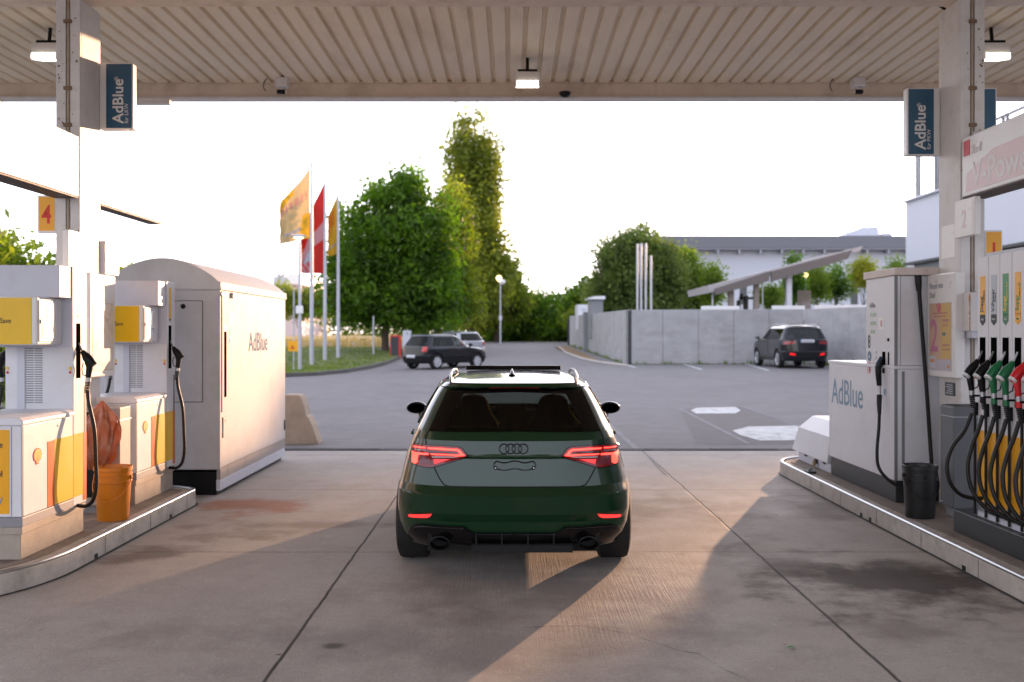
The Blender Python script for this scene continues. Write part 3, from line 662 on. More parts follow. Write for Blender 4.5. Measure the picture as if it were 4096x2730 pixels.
    hp = [(.075, .915, 1.15), (.088, .905, 1.05), (.14, .885, .85), (.158, .87, .62), (.165, .865, .42), (.14, .87, .29), (.08, .88, .235), (.0, .90, .235)]
    MB().tube(spline(hp), .0155, 10).build('hose', M_rubber, t, smooth=60)
    # far side nozzle
    nozzle(t, -.54, .915, 1.46, -1, M_black, M_black, sc=.72, col2=M_galv, ox=1.12, fat=1.5)
    MB().tube(spline([(-.54-a, b, c) for a, b, c in hp]), .0155, 10).build('hose', M_rubber, t, smooth=60)
    return t
p1 = diesel_pump(True, 'nearer white and yellow pump on the left island, cut by the photo edge'); p1.location = (-3.47, 7.05, .152)
p2 = diesel_pump(False, 'farther white and yellow pump on the left island beside the big white cabinet'); p2.location = (-3.51, 9.30, .152)

# ------------------------------------------------------------------ right multi product pump
t = thing('fuel_pump', 'tall white and amber pump with a row of coloured nozzles on the right island', 'fuel pump', (4.0, 6.9, .152))
XF = 3.66; YF = 7.83
MB().box(3.60, 4.35, 5.75, 8.12, .152, .33).build('plinth', M_dgrey, t, bevel=.008)
MB().box(3.70, 4.3, 5.8, YF, .33, 2.36).build('cabinet', M_white, t, bevel=.006)
MB().box(3.72, 4.28, 5.82, YF-.02, 2.36, 2.39).build('top_lid', M_lgrey, t)
SW = .18
noz = [(M_black, M_txt_w, None, M_txt_k), (M_black, M_txt_w, None, M_orange), (M_green, M_txt_w, M_green, M_txt_g), (M_green, M_txt_w, M_green, M_txt_g), (M_redp, M_txt_w, M_redp, M_txt_r), (M_redp, M_txt_w, M_redp, M_txt_r)]
names_ = [('Diesel', 'FuelSave', M_amber, M_txt_k, M_txt_k), ('V-Power', 'Diesel', mat('pale_blue_sticker', (.45, .49, .56), .35), M_txt_k, M_txt_k), ('Super', 'FuelSave E10', mat('green_sticker', (.01, .24, .07), .35), M_yel, M_green),
          ('Super', 'FuelSave 95', M_amber, M_txt_g, M_amber), ('V-Power', 'Racing', M_red, M_txt_w, M_red), ('V-Power', 'Racing', M_red, M_txt_w, M_red)]
for i in range(6):
    ya = YF-i*SW; yc = ya-.09
    MB().box(XF, 3.70, ya-SW+.004, ya-.004, .33, 2.355).build('front_panel', M_white, t, bevel=.004)
    MB().box(XF-.003, XF+.001, ya-SW+.006, ya-.006, .455, 1.005).build('amber_panel', M_amber, t)
    MB().box(XF-.003, XF+.001, ya-SW+.006, ya-.006, .375, .452).build('base_band', M_mgrey, t)
    nm, sub, sm_, tm_, tip = names_[i]
    box('sticker', sm_, t, XF-.0025, XF+.001, yc-.042, yc+.042, 1.90, 2.205)
    shape('sticker_tip', [(0, 0), (0, .055), (.084, .055), (.084, 0), (.042, -.03)], M_txt_k if i < 2 else tip, t, (XF+.0005, yc+.042, 1.85), (0, -1, 0), (0, 0, 1), .003)
    text('lettering', nm, tm_, t, (XF-.003, yc-.012, 1.925), (0, 0, 1), (0, 1, 0), .062, .02, .78)
    text('lettering', sub, tm_, t, (XF-.003, yc-.034, 2.0), (0, 0, 1), (0, 1, 0), .030, .01, .9)
    text('lettering', nm if i < 2 else nm, M_txt_w if i < 3 else M_txt_g, t, (XF-.003, yc+.0, 1.862), (0, -1, 0), (0, 0, 1), .022, .01, .7, 'CENTER')
    box('nozzle_slot', M_void, t, XF-.0025, XF+.02, yc-.045, yc+.045, 1.12 if 0 else 1.22, 1.73)
    box('slot_rim', M_galv, t, XF-.004, XF+.001, yc-.052, yc+.052, 1.73, 1.737)
    box('nozzle_rest', M_black, t, XF-.09, XF, yc-.03, yc+.0, 1.27, 1.285)
    bd, bg_, cl, mk = noz[i]
    nozzle(t, XF-.0, yc, 1.545, -1, bd, bg_, cl, sc=.80, col2=mk, ox=1.12, fat=1.3)
    dy = -.02*i
    hp = [(XF-.085, yc, 1.14), (XF-.115, yc+.005, 1.03), (XF-.16, yc+.015, .90), (XF-.195, yc+.01, .75), (XF-.185, yc-.02, .60), (XF-.13, yc-.07, .48), (XF-.07, yc-.14, .42), (XF-.02, yc-.24, .41)]
    if i == 0: hp = [(XF-.085, yc, 1.14), (XF-.14, yc+.01, 1.0), (XF-.22, yc+.03, .88), (XF-.265, yc+.03, .74), (XF-.245, yc+.02, .60), (XF-.17, yc+.02, .51), (XF-.08, yc+.01, .48), (XF-.0, yc, .48)]
    MB().tube(spline(hp), .0155, 10).build('hose', M_rubber, t, smooth=60)
    MB().tube([(XF-.02, ya-.002, 1.15), (XF-.02, ya-.002, .345)], .011, 8).build('retractor_cable', M_rubber, t, smooth=60)
    MB().box(XF-.03, XF-.001, ya-.02, ya+.016, 1.12, 1.22).build('hose_hook', M_black, t, bevel=.003)
    MB().box(XF-.012, XF+.001, ya-SW+.02, ya-.03, .335, .372).build('foot_plate', M_lgrey, t)

# ------------------------------------------------------------------ additive cabinets
t = thing('additive_cabinet', 'huge white cabinet with an arched roof left of the green car', 'cabinet', (-3.75, 12.35, 0))
X0, X1, Y0, Y1 = -4.42, -3.17, 10.80, 13.92
MB().box(X0+.04, X1-.05, Y0+.05, Y1-.04, 0.0, .25).build('plinth', M_black, t)
MB().box(X1-.045, X1-.003, Y0+.02, Y1-.02, .05, .17).box(X0+.05, X1-.25, Y0+.055, Y0+.1, .03, .24).build('skirting', M_lgrey, t, bevel=.004)
MB().box(X1-.04, X1-.0, Y0+.02, Y1-.02, .17, .30).build('vent_band', mat('warm_grey_band', (.34, .30, .29), .6, var=.08), t, bevel=.003)
mb = MB()
for k in range(4): mb.box(X1-.002, X1+.002, Y0+.3+k*.72, Y0+.306+k*.72, .175, .295)
mb.build('seam', M_mgrey, t)
MB().box(X0, X1, Y0, Y1, .28, 2.24).build('body', M_cream, t, bevel=.012)
arch = [(X1+.012, 2.24), (X1+.012, 2.32)]+[(X1-.02-(1.21)*(k/20), 2.33+.25*math.sin(math.pi*k/20)**.8) for k in range(21)]+[(X0-.012, 2.32), (X0-.012, 2.24)]
MB().prism(arch, Y0-.01, Y1+.012, 'y').build('arched_roof', M_cream, t, bevel=.004)
MB().box(X1-.3, X1+.016, Y0-.014, Y1+.016, 2.235, 2.262).box(X0-.016, X1+.014, Y0-.015, Y0+.01, 2.235, 2.258).build('roof_lip', M_cream, t, bevel=.004)
d_ = MB().box(-3.70, -3.36, Y0-.012, Y0+.002, 1.02, 2.11).build('door', M_cream, t, bevel=.003)
MB().box(-3.705, -3.355, Y0-.003, Y0+.001, 1.013, 2.117).build('door_gap', M_dgrey, t)
MB().lathe([(.028, 0), (.022, -.01)], (-3.565, Y0-.012, 2.055), 'y', 16).build('lock', M_black, t, fixn=True)
MB().box(X1-.001, X1+.010, Y0+.06, Y0+.30, .90, 2.22).build('side_panel', M_cream, t, bevel=.004)
MB().box(X1+.008, X1+.012, Y0+.13, Y0+.215, 1.06, 1.78).build('hose_slot', M_void, t)
MB().box(X1+.009, X1+.012, Y0+.10, Y0+.245, 1.795, 1.85).build('notice', mat('pale_notice', (.70, .60, .48), .5), t); MB().box(X1, X1+.003, Y0+.36, Y0+.48, 1.86, 2.0).build('notice', mat('pale_notice', (.80, .72, .60), .5), t)
MB().box(X1, X1+.011, Y0+.1, Y0+.25, .62, .84).build('service_flap', M_cream, t, bevel=.003)
MB().box(X1+.001, X1+.005, Y0+.095, Y0+.255, .615, .845).build('seam', M_mgrey, t)
MB().lathe([(.011, .010), (.011, .014)], (X1, Y0+.17, .80), 'x', 10).build('lock', M_dgrey, t)
MB().box(X1-.02, X1+.012, Y1-.08, Y1+.006, .42, .56).build('corner_bracket', M_dgrey, t)
MB().box(X1, X1+.03, Y0+.42, Y0+.5, 2.16, 2.22).box(X1, X1+.02, Y0+.02, Y0+.09, 2.17, 2.21).build('hinge', M_galv, t, bevel=.004)
text('lettering', 'AdBlue', mat('pale_blue_lettering', (.26, .34, .44), .8, spec=0), t, (X1+.002, 11.98, 1.545), (0, 1, 0), (0, 0, 1), .335, .0, .95)
for k, c in ((0, (.75, .45, .2)), (1, (.7, .25, .2))):
    shape('round_label', [(.035*math.cos(a*.5236), .035*math.sin(a*.5236)) for a in range(12)], mat(f'faded_label_{k}', c, .5), t, (X1+.002, Y0+.40, 1.78-k*.1), (0, 1, 0), (0, 0, 1), .002)

t = thing('additive_cabinet', 'white two-tier cabinet with a black hose on the right island', 'cabinet', (4.0, 10.4, .152))
XA = 3.63
MB().box(XA+.02, 4.55, 9.47, 11.38, .152, .36).build('plinth', M_dgrey, t, bevel=.006)
MB().box(XA, 4.6, 9.45, 11.40, .362, 1.42).build('lower_cabinet', M_lgrey if 0 else M_white, t, bevel=.008)
MB().box(XA-.01, 4.61, 9.44, 11.41, 1.42, 1.455).build('cabinet_lid', M_white, t, bevel=.006)
MB().box(XA+.004, 4.6, 9.452, 10.22, 1.456, 2.31).build('upper_cabinet', M_white, t, bevel=.008)
MB().box(XA-.014, 4.62, 9.40, 10.25, 2.312, 2.385).build('roof_cap', mat('cap_paint', (.66, .58, .54), .5, var=.06, dirt=(.45, .2, .08), dirt_amt=.4, ds=8), t, bevel=.006)
MB().box(XA-.001, XA+.03, 9.4485, 9.452, .362, 2.31).box(3.685, 3.689, 9.4480, 9.454, 1.46, 2.31).box(3.70, 3.727, 9.4475, 9.452, .37, 1.40).build('seam', M_mgrey, t)
text('lettering', 'AdBlue', mat('right_blue_lettering', (.19, .30, .42), .5), t, (XA-.002, 11.30, .98), (0, -1, 0), (0, 0, 1), .40, .0, .86)
text('lettering', '®', MATS['right_blue_lettering'], t, (XA-.002, 9.72, 1.16), (0, -1, 0), (0, 0, 1), .09)
text('lettering', 'AdBlue', M_mgrey, t, (XA+.003, 10.12, 2.02), (0, -1, 0), (0, 0, 1), .075, 0, .75)
M_lcd = mat('green_lcd', (.42, .52, .42), .3)
for k in range(3):
    box('display', M_lcd, t, XA+.0, XA+.005, 9.965 if k == 2 else 9.94, 10.09, 1.93-k*.085, 1.967-k*.085)
text('lettering', '8', M_txt_k, t, (XA+.003, 10.165, 1.615), (0, -1, 0), (0, 0, 1), .19, .01, .8)
circ = lambda r_, n_=20: [(r_*math.cos(6.2832*a/n_), r_*math.sin(6.2832*a/n_)) for a in range(n_)]
shape('blue_pictogram', circ(.052), mat('pictogram_blue', (.13, .22, .33), .4), t, (XA+.0035, 10.115, 1.53), (0, -1, 0), (0, 0, 1), .003)
shape('pictogram_mark', [(-.025, -.01), (0, .012), (.025, -.01), (.02, -.02), (0, -.002), (-.02, -.02)], M_txt_w, t, (XA+.0, 10.115, 1.53), (0, -1, 0), (0, 0, 1), .003)
def ring(parent, c, r_, w_, m, axis_r=(0, -1, 0), n_=24):
    cc = Vector(c); rv = Vector(axis_r); uv = Vector((0, 0, 1)); vs = []
    for k in range(n_):
        a = 2*math.pi*k/n_
        for q in (r_, r_-w_): vs.append(cc+rv*q*math.cos(a)+uv*q*math.sin(a))
    mb = MB(); mb.add(vs, [(2*k, 2*((k+1) % n_), 2*((k+1) % n_)+1, 2*k+1) for k in range(n_)]); return mb.build('prohibition_ring', m, parent)
ring(t, (XA-.001, 10.115, 1.41), .055, .010, M_red)
shape('prohibition_bar', [(-.04, .033), (-.033, .04), (.04, -.033), (.033, -.04)], M_red, t, (XA+.001, 10.115, 1.41), (0, -1, 0), (0, 0, 1), .003)
shape('pictogram_mark', [(-.01, -.03), (.02, -.03), (.02, .02), (-.01, .02)], M_txt_k, t, (XA+.0025, 10.115, 1.41), (0, -1, 0), (0, 0, 1), .003)
box('notice', mat('yellow_notice', (.70, .55, .12), .4), t, XA+.001, XA+.005, 9.86, 9.99, 1.425, 1.447); box('notice', mat('paper_white', (.85, .85, .84), .5), t, XA+.001, XA+.005, 9.72, 9.86, 1.80, 1.92)
shape('notice_mark', [(-.01, -.03), (.02, -.03), (.02, .03), (-.01, .03)], mat('pink_mark', (.65, .35, .38), .5), t, (XA+.001, 9.79, 1.86), (0, -1, 0), (0, 0, 1), .004)
for a_, b_ in (((9.95, 1.50), (9.91, 1.535)), ((9.94, 1.555), (9.92, 1.585))): MB().tube([(XA+.002, a_[0], a_[1]), (XA+.002, b_[0], b_[1])], .002, 5).build('notice_mark', M_dgrey, t)
MB().box(XA, XA+.02, 9.685, 9.775, 1.36, 1.585).build('nozzle_slot', M_void, t, bevel=.02)
box('side_slot', M_void, t, XA+.0, XA+.02, 9.59, 9.62, 1.46, 1.58)
MB().lathe([(.018, 0), (.014, -.012)], (XA+.005, 9.605, 1.70), 'x', 12).build('lock', M_black, t, fixn=True)
nz = MB().tube([(XA+.0, 9.73, 1.52), (XA-.02, 9.725, 1.49), (XA-.055, 9.72, 1.43), (XA-.05, 9.72, 1.33), (XA-.045, 9.72, 1.25)], [.016, .028, .033, .028, .022], 12).build('fuel_nozzle', M_black, t, smooth=50)
MB().tube([(XA-.02, 9.725, 1.53), (XA-.055, 9.718, 1.46), (XA-.075, 9.712, 1.41)], [.018, .026, .014], 10).build('nozzle_cap', mat('navy_plastic', (.01, .03, .06), .35), nz, smooth=50)
MB().tube([(XA-.045, 9.72, 1.25), (XA-.05, 9.70, 1.16)], .018, 12).build('swivel', M_galv, nz, smooth=40)
MB().tube([(XA-.05, 9.70, 1.16), (XA-.06, 9.68, 1.09), (XA-.065, 9.66, .98)], [.026, .024, .018], 10).build('hose_boot', M_rubber, nz, smooth=40)
MB().tube(spline([(XA-.065, 9.66, 1.0), (XA-.085, 9.62, .85), (XA-.11, 9.60, .62), (XA-.10, 9.58, .47), (XA-.03, 9.52, .36), (XA+.06, 9.42, .30), (XA+.10, 9.44, .31)]), .0155, 10).build('hose', M_rubber, t, smooth=60)
MB().tube([(3.845, 9.425, 2.31), (3.846, 9.42, 2.24), (3.85, 9.42, 2.16)], [.03, .03, .022], 10).build('hose_boot', M_rubber, t, smooth=40)
MB().tube(spline([(3.85, 9.42, 2.2), (3.875, 9.41, 1.8), (3.91, 9.40, 1.3), (3.94, 9.39, .8), (3.95, 9.36, .45)]), .018, 10).build('hose', M_rubber, t, smooth=60)
box('shadow_gap', M_black, t, 4.02, 4.12, 9.42, 9.452, 2.26, 2.312)

# sloped white service hatch at the island tip
t = thing('service_hatch', 'low white sloped metal hatch at the far tip of the right island', 'hatch', (3.95, 11.85, .152))
MB().box(3.66, 4.4, 11.43, 12.72, .152, .28).build('base_box', M_lgrey, t, bevel=.006)
mb = MB(); x0, x1, y0, y1 = 3.61, 4.46, 11.42, 12.84
mb.add([(x0, y0, .27), (x1, y0, .27), (x1, y1, .27), (x0, y1, .27), (x0+.04, y0, .57), (x1-.02, y0, .57), (x1-.02, y1-.16, .57), (x0+.04, y1-.16, .57), (x0+.20, y0, .72), (x1-.3, y0, .72), (x1-.3, y1-.22, .72), (x0+.20, y1-.22, .72)], [(0, 3, 2, 1), (0, 1, 5, 4), (1, 2, 6, 5), (2, 3, 7, 6), (3, 0, 4, 7), (4, 5, 9, 8), (5, 6, 10, 9), (6, 7, 11, 10), (7, 4, 8, 11), (8, 9, 10, 11)])
mb.build('sloped_lid', M_white, t, bevel=.008)
mb = MB().box(3.64, 3.66, 11.62, 11.68, .235, .275).box(3.64, 3.66, 12.35, 12.42, .235, .275).box(3.635, 3.66, 11.91, 11.96, .20, .27); mb.build('hinge', M_dgrey, t, bevel=.003)
MB().box(3.61, 3.635, 11.91, 11.965, .175, .225).tube([(3.622, 11.92, .225), (3.622, 11.925, .25), (3.622, 11.95, .25), (3.622, 11.955, .225)], .004, 6).build('padlock', mat('brass', (.35, .24, .1), .4, metal=.8), t)
tag(MB().box(3.40, 3.50, 11.44, 11.60, .153, .176).tube([(3.43, 11.5, .18), (3.48, 11.56, .195)], .01, 6).build('rag', M_dgrey, bevel=.006), 'small dark scrap lying on the right island beside the hatch', 'scrap')

# ------------------------------------------------------------------ poster boards
def poster(x_f, sgn, y0, y1, z0, z1, label, sun_washed):  # True paints the sun's glare into lettering, frame and paper colours
    t = thing('poster_board', label, 'poster', (x_f-sgn*.05, (y0+y1)/2, z0)); W_ = y1-y0
    MB().box(x_f, x_f-sgn*.09, y0, y1, z0, z1).build('board', M_signw, t, bevel=.012)
    rv = (0, sgn, 0); o_ = (x_f+sgn*.0, y0 if sgn > 0 else y1, 0)
    def at(a, b): return (x_f-sgn*.0005, o_[1]+sgn*a, z0+b)
    H_ = z1-z0
    tm = mat('pale_lettering', (.72, .62, .52), .5) if sun_washed else mat('slate_lettering', (.10, .12, .17), .5)
    text('lettering', 'Neues von', tm, t, at(.06*W_/.6, H_*.86), rv, (0, 0, 1), .078, .008, .85); text('lettering', 'Shell', tm, t, at(.06*W_/.6, H_*.77), rv, (0, 0, 1), .078, .008, .85)
    frame = M_lgrey if not sun_washed else mat('pale_frame', (.55, .42, .28), .4)
    shape('poster_frame', rect(W_*.80, H_*.66), frame, t, at(W_*.09, H_*.06), rv, (0, 0, 1), .002)
    pm = mat('faded_peach', (.62, .42, .30), .3, var=.06, vs=2) if not sun_washed else mat('sun_washed_paper', (.78, .70, .62), .3, var=.04, vs=3)
    shape('poster_sheet', rect(W_*.77, H_*.645), pm, t, (at(W_*.105, H_*.068)[0]+sgn*.0015,)+at(W_*.105, H_*.068)[1:], rv, (0, 0, 1), .002)
    if not sun_washed:
        def at2(a, b, k=.0035): p = at(a, b); return (p[0]+sgn*k,)+p[1:]
        shape('poster_band', rect(W_*.35, H_*.53), mat('poster_yellow', (.66, .44, .14), .3), t, at2(W_*.52, H_*.18, .003), rv, (0, 0, 1), .0012)
        shape('poster_band', rect(W_*.77, H_*.10), mat('poster_grey', (.52, .50, .55), .3), t, at2(W_*.105, H_*.07, .003), rv, (0, 0, 1), .0012)
        pk = mat('poster_pink', (.55, .20, .34), .4)
        text('lettering', '2', pk, t, at2(W_*.14, H_*.25, .0045), rv, (0, 0, 1), .42, .015, .8)
        shape('poster_logo', circ(.045), mat('poster_rose', (.60, .16, .20), .4), t, at2(W_*.46, H_*.67, .0045), rv, (0, 0, 1), .001)
        for k, (a, b, w_, h_) in enumerate([(.58, .53, .22, .03), (.58, .49, .18, .018), (.58, .30, .24, .02), (.58, .26, .26, .016), (.24, .61, .5, .016), (.28, .58, .42, .014)]):
            shape('poster_line', rect(W_*w_, H_*h_), mat('poster_rust', (.50, .24, .18), .4), t, at2(W_*a, H_*b, .0045), rv, (0, 0, 1), .001)
        shape('poster_mark', rect(W_*.11, H_*.032), mat('poster_teal', (.08, .22, .22), .4), t, at2(W_*.58, H_*.40, .0045), rv, (0, 0, 1), .001)
        shape('poster_card', rect(W_*.2, H_*.12), mat('poster_card_white', (.62, .62, .68), .4), t, at2(W_*.13, H_*.085, .0045), rv, (0, 0, 1), .001)
        shape('poster_mark', rect(W_*.15, H_*.03), mat('poster_orange', (.65, .28, .12), .4), t, at2(W_*.155, H_*.14, .006), rv, (0, 0, 1), .001)
        shape('poster_mark', rect(W_*.07, H_*.035), mat('poster_orange', (.65, .28, .12), .4), t, at2(W_*.75, H_*.09, .006), rv, (0, 0, 1), .001)
    return t
poster(-3.80, 1, 8.96, 9.54, 1.36, 2.31, 'sunlit white poster board with washed out lettering on the left column', True)
poster(3.93, -1, 8.83, 9.43, 1.36, 2.31, 'white poster board with a pink number 2 poster on the right column', False)
tn = thing('notice_plate', 'small dark grey notice plate with white lines low on the right column', 'notice', (4.028, 9.15, 1.16))
box('plate', mat('notice_grey', (.10, .11, .12), .4), tn, 4.014, 4.0295, 9.05, 9.23, 1.19, 1.31)
mb = MB()
for k in range(5): mb.box(4.012, 4.0145, 9.07, 9.21-(k % 3)*.02, 1.208+k*.019, 1.217+k*.019)
mb.build('notice_line', M_lgrey, tn)
t = thing('utility_box', 'white utility box with rust along its edge on the right column', 'box', (4.1, 8.85, 1.9))
MB().box(4.0, 4.30, 8.70, 8.93, 1.78, 2.12).build('housing', M_white2, t, bevel=.008)
MB().box(4.03, 4.30, 8.72, 8.93, 1.72, 1.78).build('lower_tray', M_lgrey, t)
mb = MB()
for k in range(18): z = 1.79+k*.018; mb.box(3.9975, 4.006, 8.697, 8.703+random.uniform(0, .012), z, z+random.uniform(.006, .018))
mb.build('rust_edge', mat('orange_rust', (.42, .20, .08), .8, var=.3, vs=20), t)

# ------------------------------------------------------------------ bins, buckets, bag
t = thing('waste_bin', 'grey metal waste bin between the pumps on the left island', 'bin', (-3.66, 9.0, .152))
MB().box(-3.90, -3.50, 8.88, 9.14, .22, 1.10).build('bin_body', mat('warm_bin_grey', (.36, .33, .31), .5, var=.1), t, bevel=.012)
MB().box(-3.90, -3.60, 8.868, 8.882, .30, 1.06).build('front_recess', M_black, t); MB().box(-3.905, -3.495, 8.875, 9.145, .98, .99).build('lid_seam', M_galv, t)
MB().box(-3.86, -3.54, 8.92, 9.10, .152, .22).build('foot', M_mgrey, t)
t = thing('waste_bin', 'tall dark grey waste bin beside the black bucket on the right island', 'bin', (3.98, 8.75, .152))
MB().box(3.815, 4.20, 8.60, 8.88, .24, 1.13).build('bin_body', mat('slate_bin', (.12, .128, .14), .5, var=.12, vs=6), t, bevel=.014)
MB().box(3.85, 4.17, 8.63, 8.85, 1.125, 1.134).build('opening', M_black, t)
MB().box(3.812, 4.20, 8.597, 8.883, 1.035, 1.041).build('lid_seam', mat('pale_trim', (.45, .47, .5), .4), t)
MB().box(3.86, 4.16, 8.64, 8.86, .152, .24).build('foot', M_mgrey, t, bevel=.006)
MB().box(3.813, 3.818, 8.82, 8.87, .27, .28).build('maker_plate', M_lgrey, t)

def bucket(name, label, x, y, h, r, m, m2):
    t = thing(name, label, 'bucket', (x, y, .152)); z = .152
    prof = [(.0, .01), (r*.80, .0), (r*.82, .012), (r*.93, h*.70), (r*.98, h*.70+.004), (r*.98, h*.73), (r*.945, h*.735), (r*.955, h*.83), (r*1.0, h*.835), (r*1.0, h*.86), (r*.965, h*.865), (r*.975, h*.93), (r*1.02, h*.935), (r*1.02, h*.99), (r*.98, h), (r*.95, h*.98), (r*.93, h*.7), (r*.79, .02), (0, .02)]
    MB().lathe([(a, b+z) for a, b in prof], (x, y, 0), 'z', 40).build('pail', m, t, smooth=35)
    hp = []
    for k in range(17):
        a = math.pi*k/16; hp.append((x+r*1.03*math.cos(a), y-r*1.06*math.sin(a)*.98-.005, z+h*.80-h*.42*math.sin(a)))
    MB().tube(hp, .0045, 8).build('handle', m2, t, smooth=60)
    for s_ in (-1, 1): MB().lathe([(.016, -.006), (.016, .006)], (x+s_*r*1.0, y, z+h*.80), 'x', 12).build('handle_boss', m, t)
    return t
M_bo = mat('orange_bucket_plastic', (.58, .19, .005), .35, var=.08, vs=6, dirt=(.4, .12, .02), dirt_amt=.4, ds=5)
M_bk = mat('black_bucket_plastic', (.013, .014, .015), .38, var=.2, vs=7, bump=.05)
bucket('bucket', 'orange plastic bucket with a wire handle on the left island', WX(260, 8.62), 8.62, .46, .158, M_bo, mat('orange_wire', (.6, .2, .03), .4))
bucket('bucket', 'black plastic bucket on the right island in front of the white cabinet', WX(2114, 8.72), 8.72, .46, .148, M_bk, M_rubber)
# crumpled plastic bag hanging from the bin
def bagpt(u, v):
    # silhouette rows: v=0 bottom, v=1 top ; outline from photo (px at d=8.80)
    L_ = [(0, 208, 1078), (.15, 200, 1050), (.35, 197, 1010), (.6, 199, 972), (.8, 214, 945), (1, 236, 921)]
    Rr = [(0, 244, 1078), (.15, 262, 1050), (.35, 276, 1010), (.6, 274, 965), (.8, 260, 945), (1, 240, 921)]
    def row(T):
        xs = [(a, b) for a, b, c in T]; ys = [(a, c) for a, b, c in T]; return interp(xs, v), interp(ys, v)
    (xl, yl), (xr, yr_) = row(L_), row(Rr); a = 2*math.pi*u; px = (xl+xr)/2+(xr-xl)/2*math.cos(a); py = (yl+yr_)/2
    d = 8.78; wd = (xr-xl)/2/F*d
    fold = 1+.13*math.sin(a*7+v*5)+.08*math.sin(a*13-v*9)+.10*noise.noise(Vector((math.cos(a)*2, math.sin(a)*2, v*5)))
    x = WX((xl+xr)/2, d)+wd*math.cos(a)*fold; y = d-.03+wd*.62*math.sin(a)*fold
    return (x, y, WZ(py, d))
m = mat('orange_plastic_film', (.34, .13, .065), .15, var=.4, vs=5, dirt=(.66, .50, .40), dirt_amt=1.0, ds=4.5, coat=.5, bump=.5, bs=14, trans=(.6, .25, .1))  # pale second tone paints fold highlights and the film's lighter parts
tag(MB().grid(bagpt, 72, 26).build('plastic_bag', m, smooth=60), 'crumpled translucent orange plastic bag hanging behind the orange bucket', 'bag')

# concrete barrier end piece beyond the cabinet
d = 15.75
prof = [(-3.62, .0), (WX(733, d), .0), (WX(730, d), .05), (WX(724, d), .16), (WX(716, d), .32), (WX(708, d), .43), (WX(703, d), .46), (WX(698, d), .62), (WX(690, d), .77), (WX(684, d), .79), (-3.62, .79)]
tag(MB().prism(prof, d, d+.4, 'y').build('concrete_barrier', mat('barrier_concrete', (.42, .33, .25), .85, var=.15, vs=4, bump=.2, dirt=(.2, .14, .1), dirt_amt=.4), bevel=.02), 'beige concrete barrier stub standing beyond the big white cabinet', 'barrier')
# leaf litter on the slab
def litter(px, py, s_, m, label, dz=0):
    d = 4027/(py-767); x = WX(px, d); t = MB(); v = []
    for k in range(8): a = k*math.pi/4; v.append((x+s_*math.cos(a)*1.5, d+s_*math.sin(a)*.7+.3*s_*math.cos(a), .006+s_*.25*abs(math.sin(a*1.5))))
    v.append((x, d, .004)); t.add(v, [(k, (k+1) % 8, 8) for k in range(8)]); tag(t.build('fallen_leaf', m), label, 'leaf')
litter(1816, 1490, .016, mat('fresh_leaf', (.05, .30, .06), .4), 'tiny bright green leaf lying on the concrete in the right foreground')
litter(1804, 1484, .010, mat('dry_leaf', (.35, .25, .2), .7), 'tiny pale dry leaf beside the bright green leaf in the foreground')
litter(640, 1508, .011, mat('dark_leaf', (.05, .04, .03), .8), 'tiny dark dried leaf on the concrete at lower left')
# ------------------------------------------------------------------ vehicles
def paint(name, col, metal=.3, rough=.3, inner=(.004, .004, .0045)):
    m = bpy.data.materials.new(name); m.use_nodes = True; n = m.node_tree.nodes; l = m.node_tree.links; b = n['Principled BSDF']
    g = n.new('ShaderNodeNewGeometry'); mx = n.new('ShaderNodeMix'); mx.data_type = 'RGBA'; mx.inputs['A'].default_value = (*col, 1); mx.inputs['B'].default_value = (*inner, 1)
    l.new(g.outputs['Backfacing'], mx.inputs['Factor']); l.new(mx.outputs['Result'], b.inputs['Base Color'])
    inv = n.new('ShaderNodeMath'); inv.operation = 'SUBTRACT'; inv.inputs[0].default_value = 1; l.new(g.outputs['Backfacing'], inv.inputs[1]); l.new(inv.outputs[0], b.inputs['Coat Weight'])
    b.inputs['Metallic'].default_value = metal; b.inputs['Roughness'].default_value = rough; b.inputs['Coat Roughness'].default_value = .02; b.inputs['Coat IOR'].default_value = 1.42; b.inputs['Specular IOR Level'].default_value = .2
    tc = n.new('ShaderNodeTexCoord'); t = n.new('ShaderNodeTexNoise'); t.inputs['Scale'].default_value = 2.2; l.new(tc.outputs['Object'], t.inputs[0])
    bp = n.new('ShaderNodeBump'); bp.inputs['Strength'].default_value = .05; bp.inputs['Distance'].default_value = .02; l.new(t.outputs['Fac'], bp.inputs['Height']); l.new(bp.outputs[0], b.inputs['Coat Normal'])
    return m
M_tyre = mat('tyre_rubber', (.009, .009, .009), .75, var=.2, vs=20, bump=.2, bs=80)
M_well = mat('wheel_well', (.008, .008, .008), .9)
M_rim = mat('alloy_rim', (.55, .55, .56), .3, metal=.8); M_rimk = mat('dark_rim', (.03, .03, .03), .3, metal=.5)
M_gl = glass('tinted_glass', (.22, .25, .23), refl=.5); M_gl2 = glass('clear_glass', (.62, .66, .64))
M_frit = mat('black_glass_border', (.001, .001, .001), .06, spec=.15)
M_gloss = mat('gloss_black_trim', (.003, .003, .0035), .12, spec=.35)
M_lens = mat('red_lens', (.22, .004, .006), .12, coat=.15); M_led2 = mat('red_light_bar', (1, .03, .02), .3, emit=.75); M_whl = mat('reverse_lens', (.42, .42, .45), .15, coat=.5)
M_plate = mat('plate_white', (.62, .62, .66), .4); M_seat = mat('seat_black', (.003, .003, .0032), .8, spec=.1); M_belt = mat('yellow_belt', (.75, .42, .03), .5)

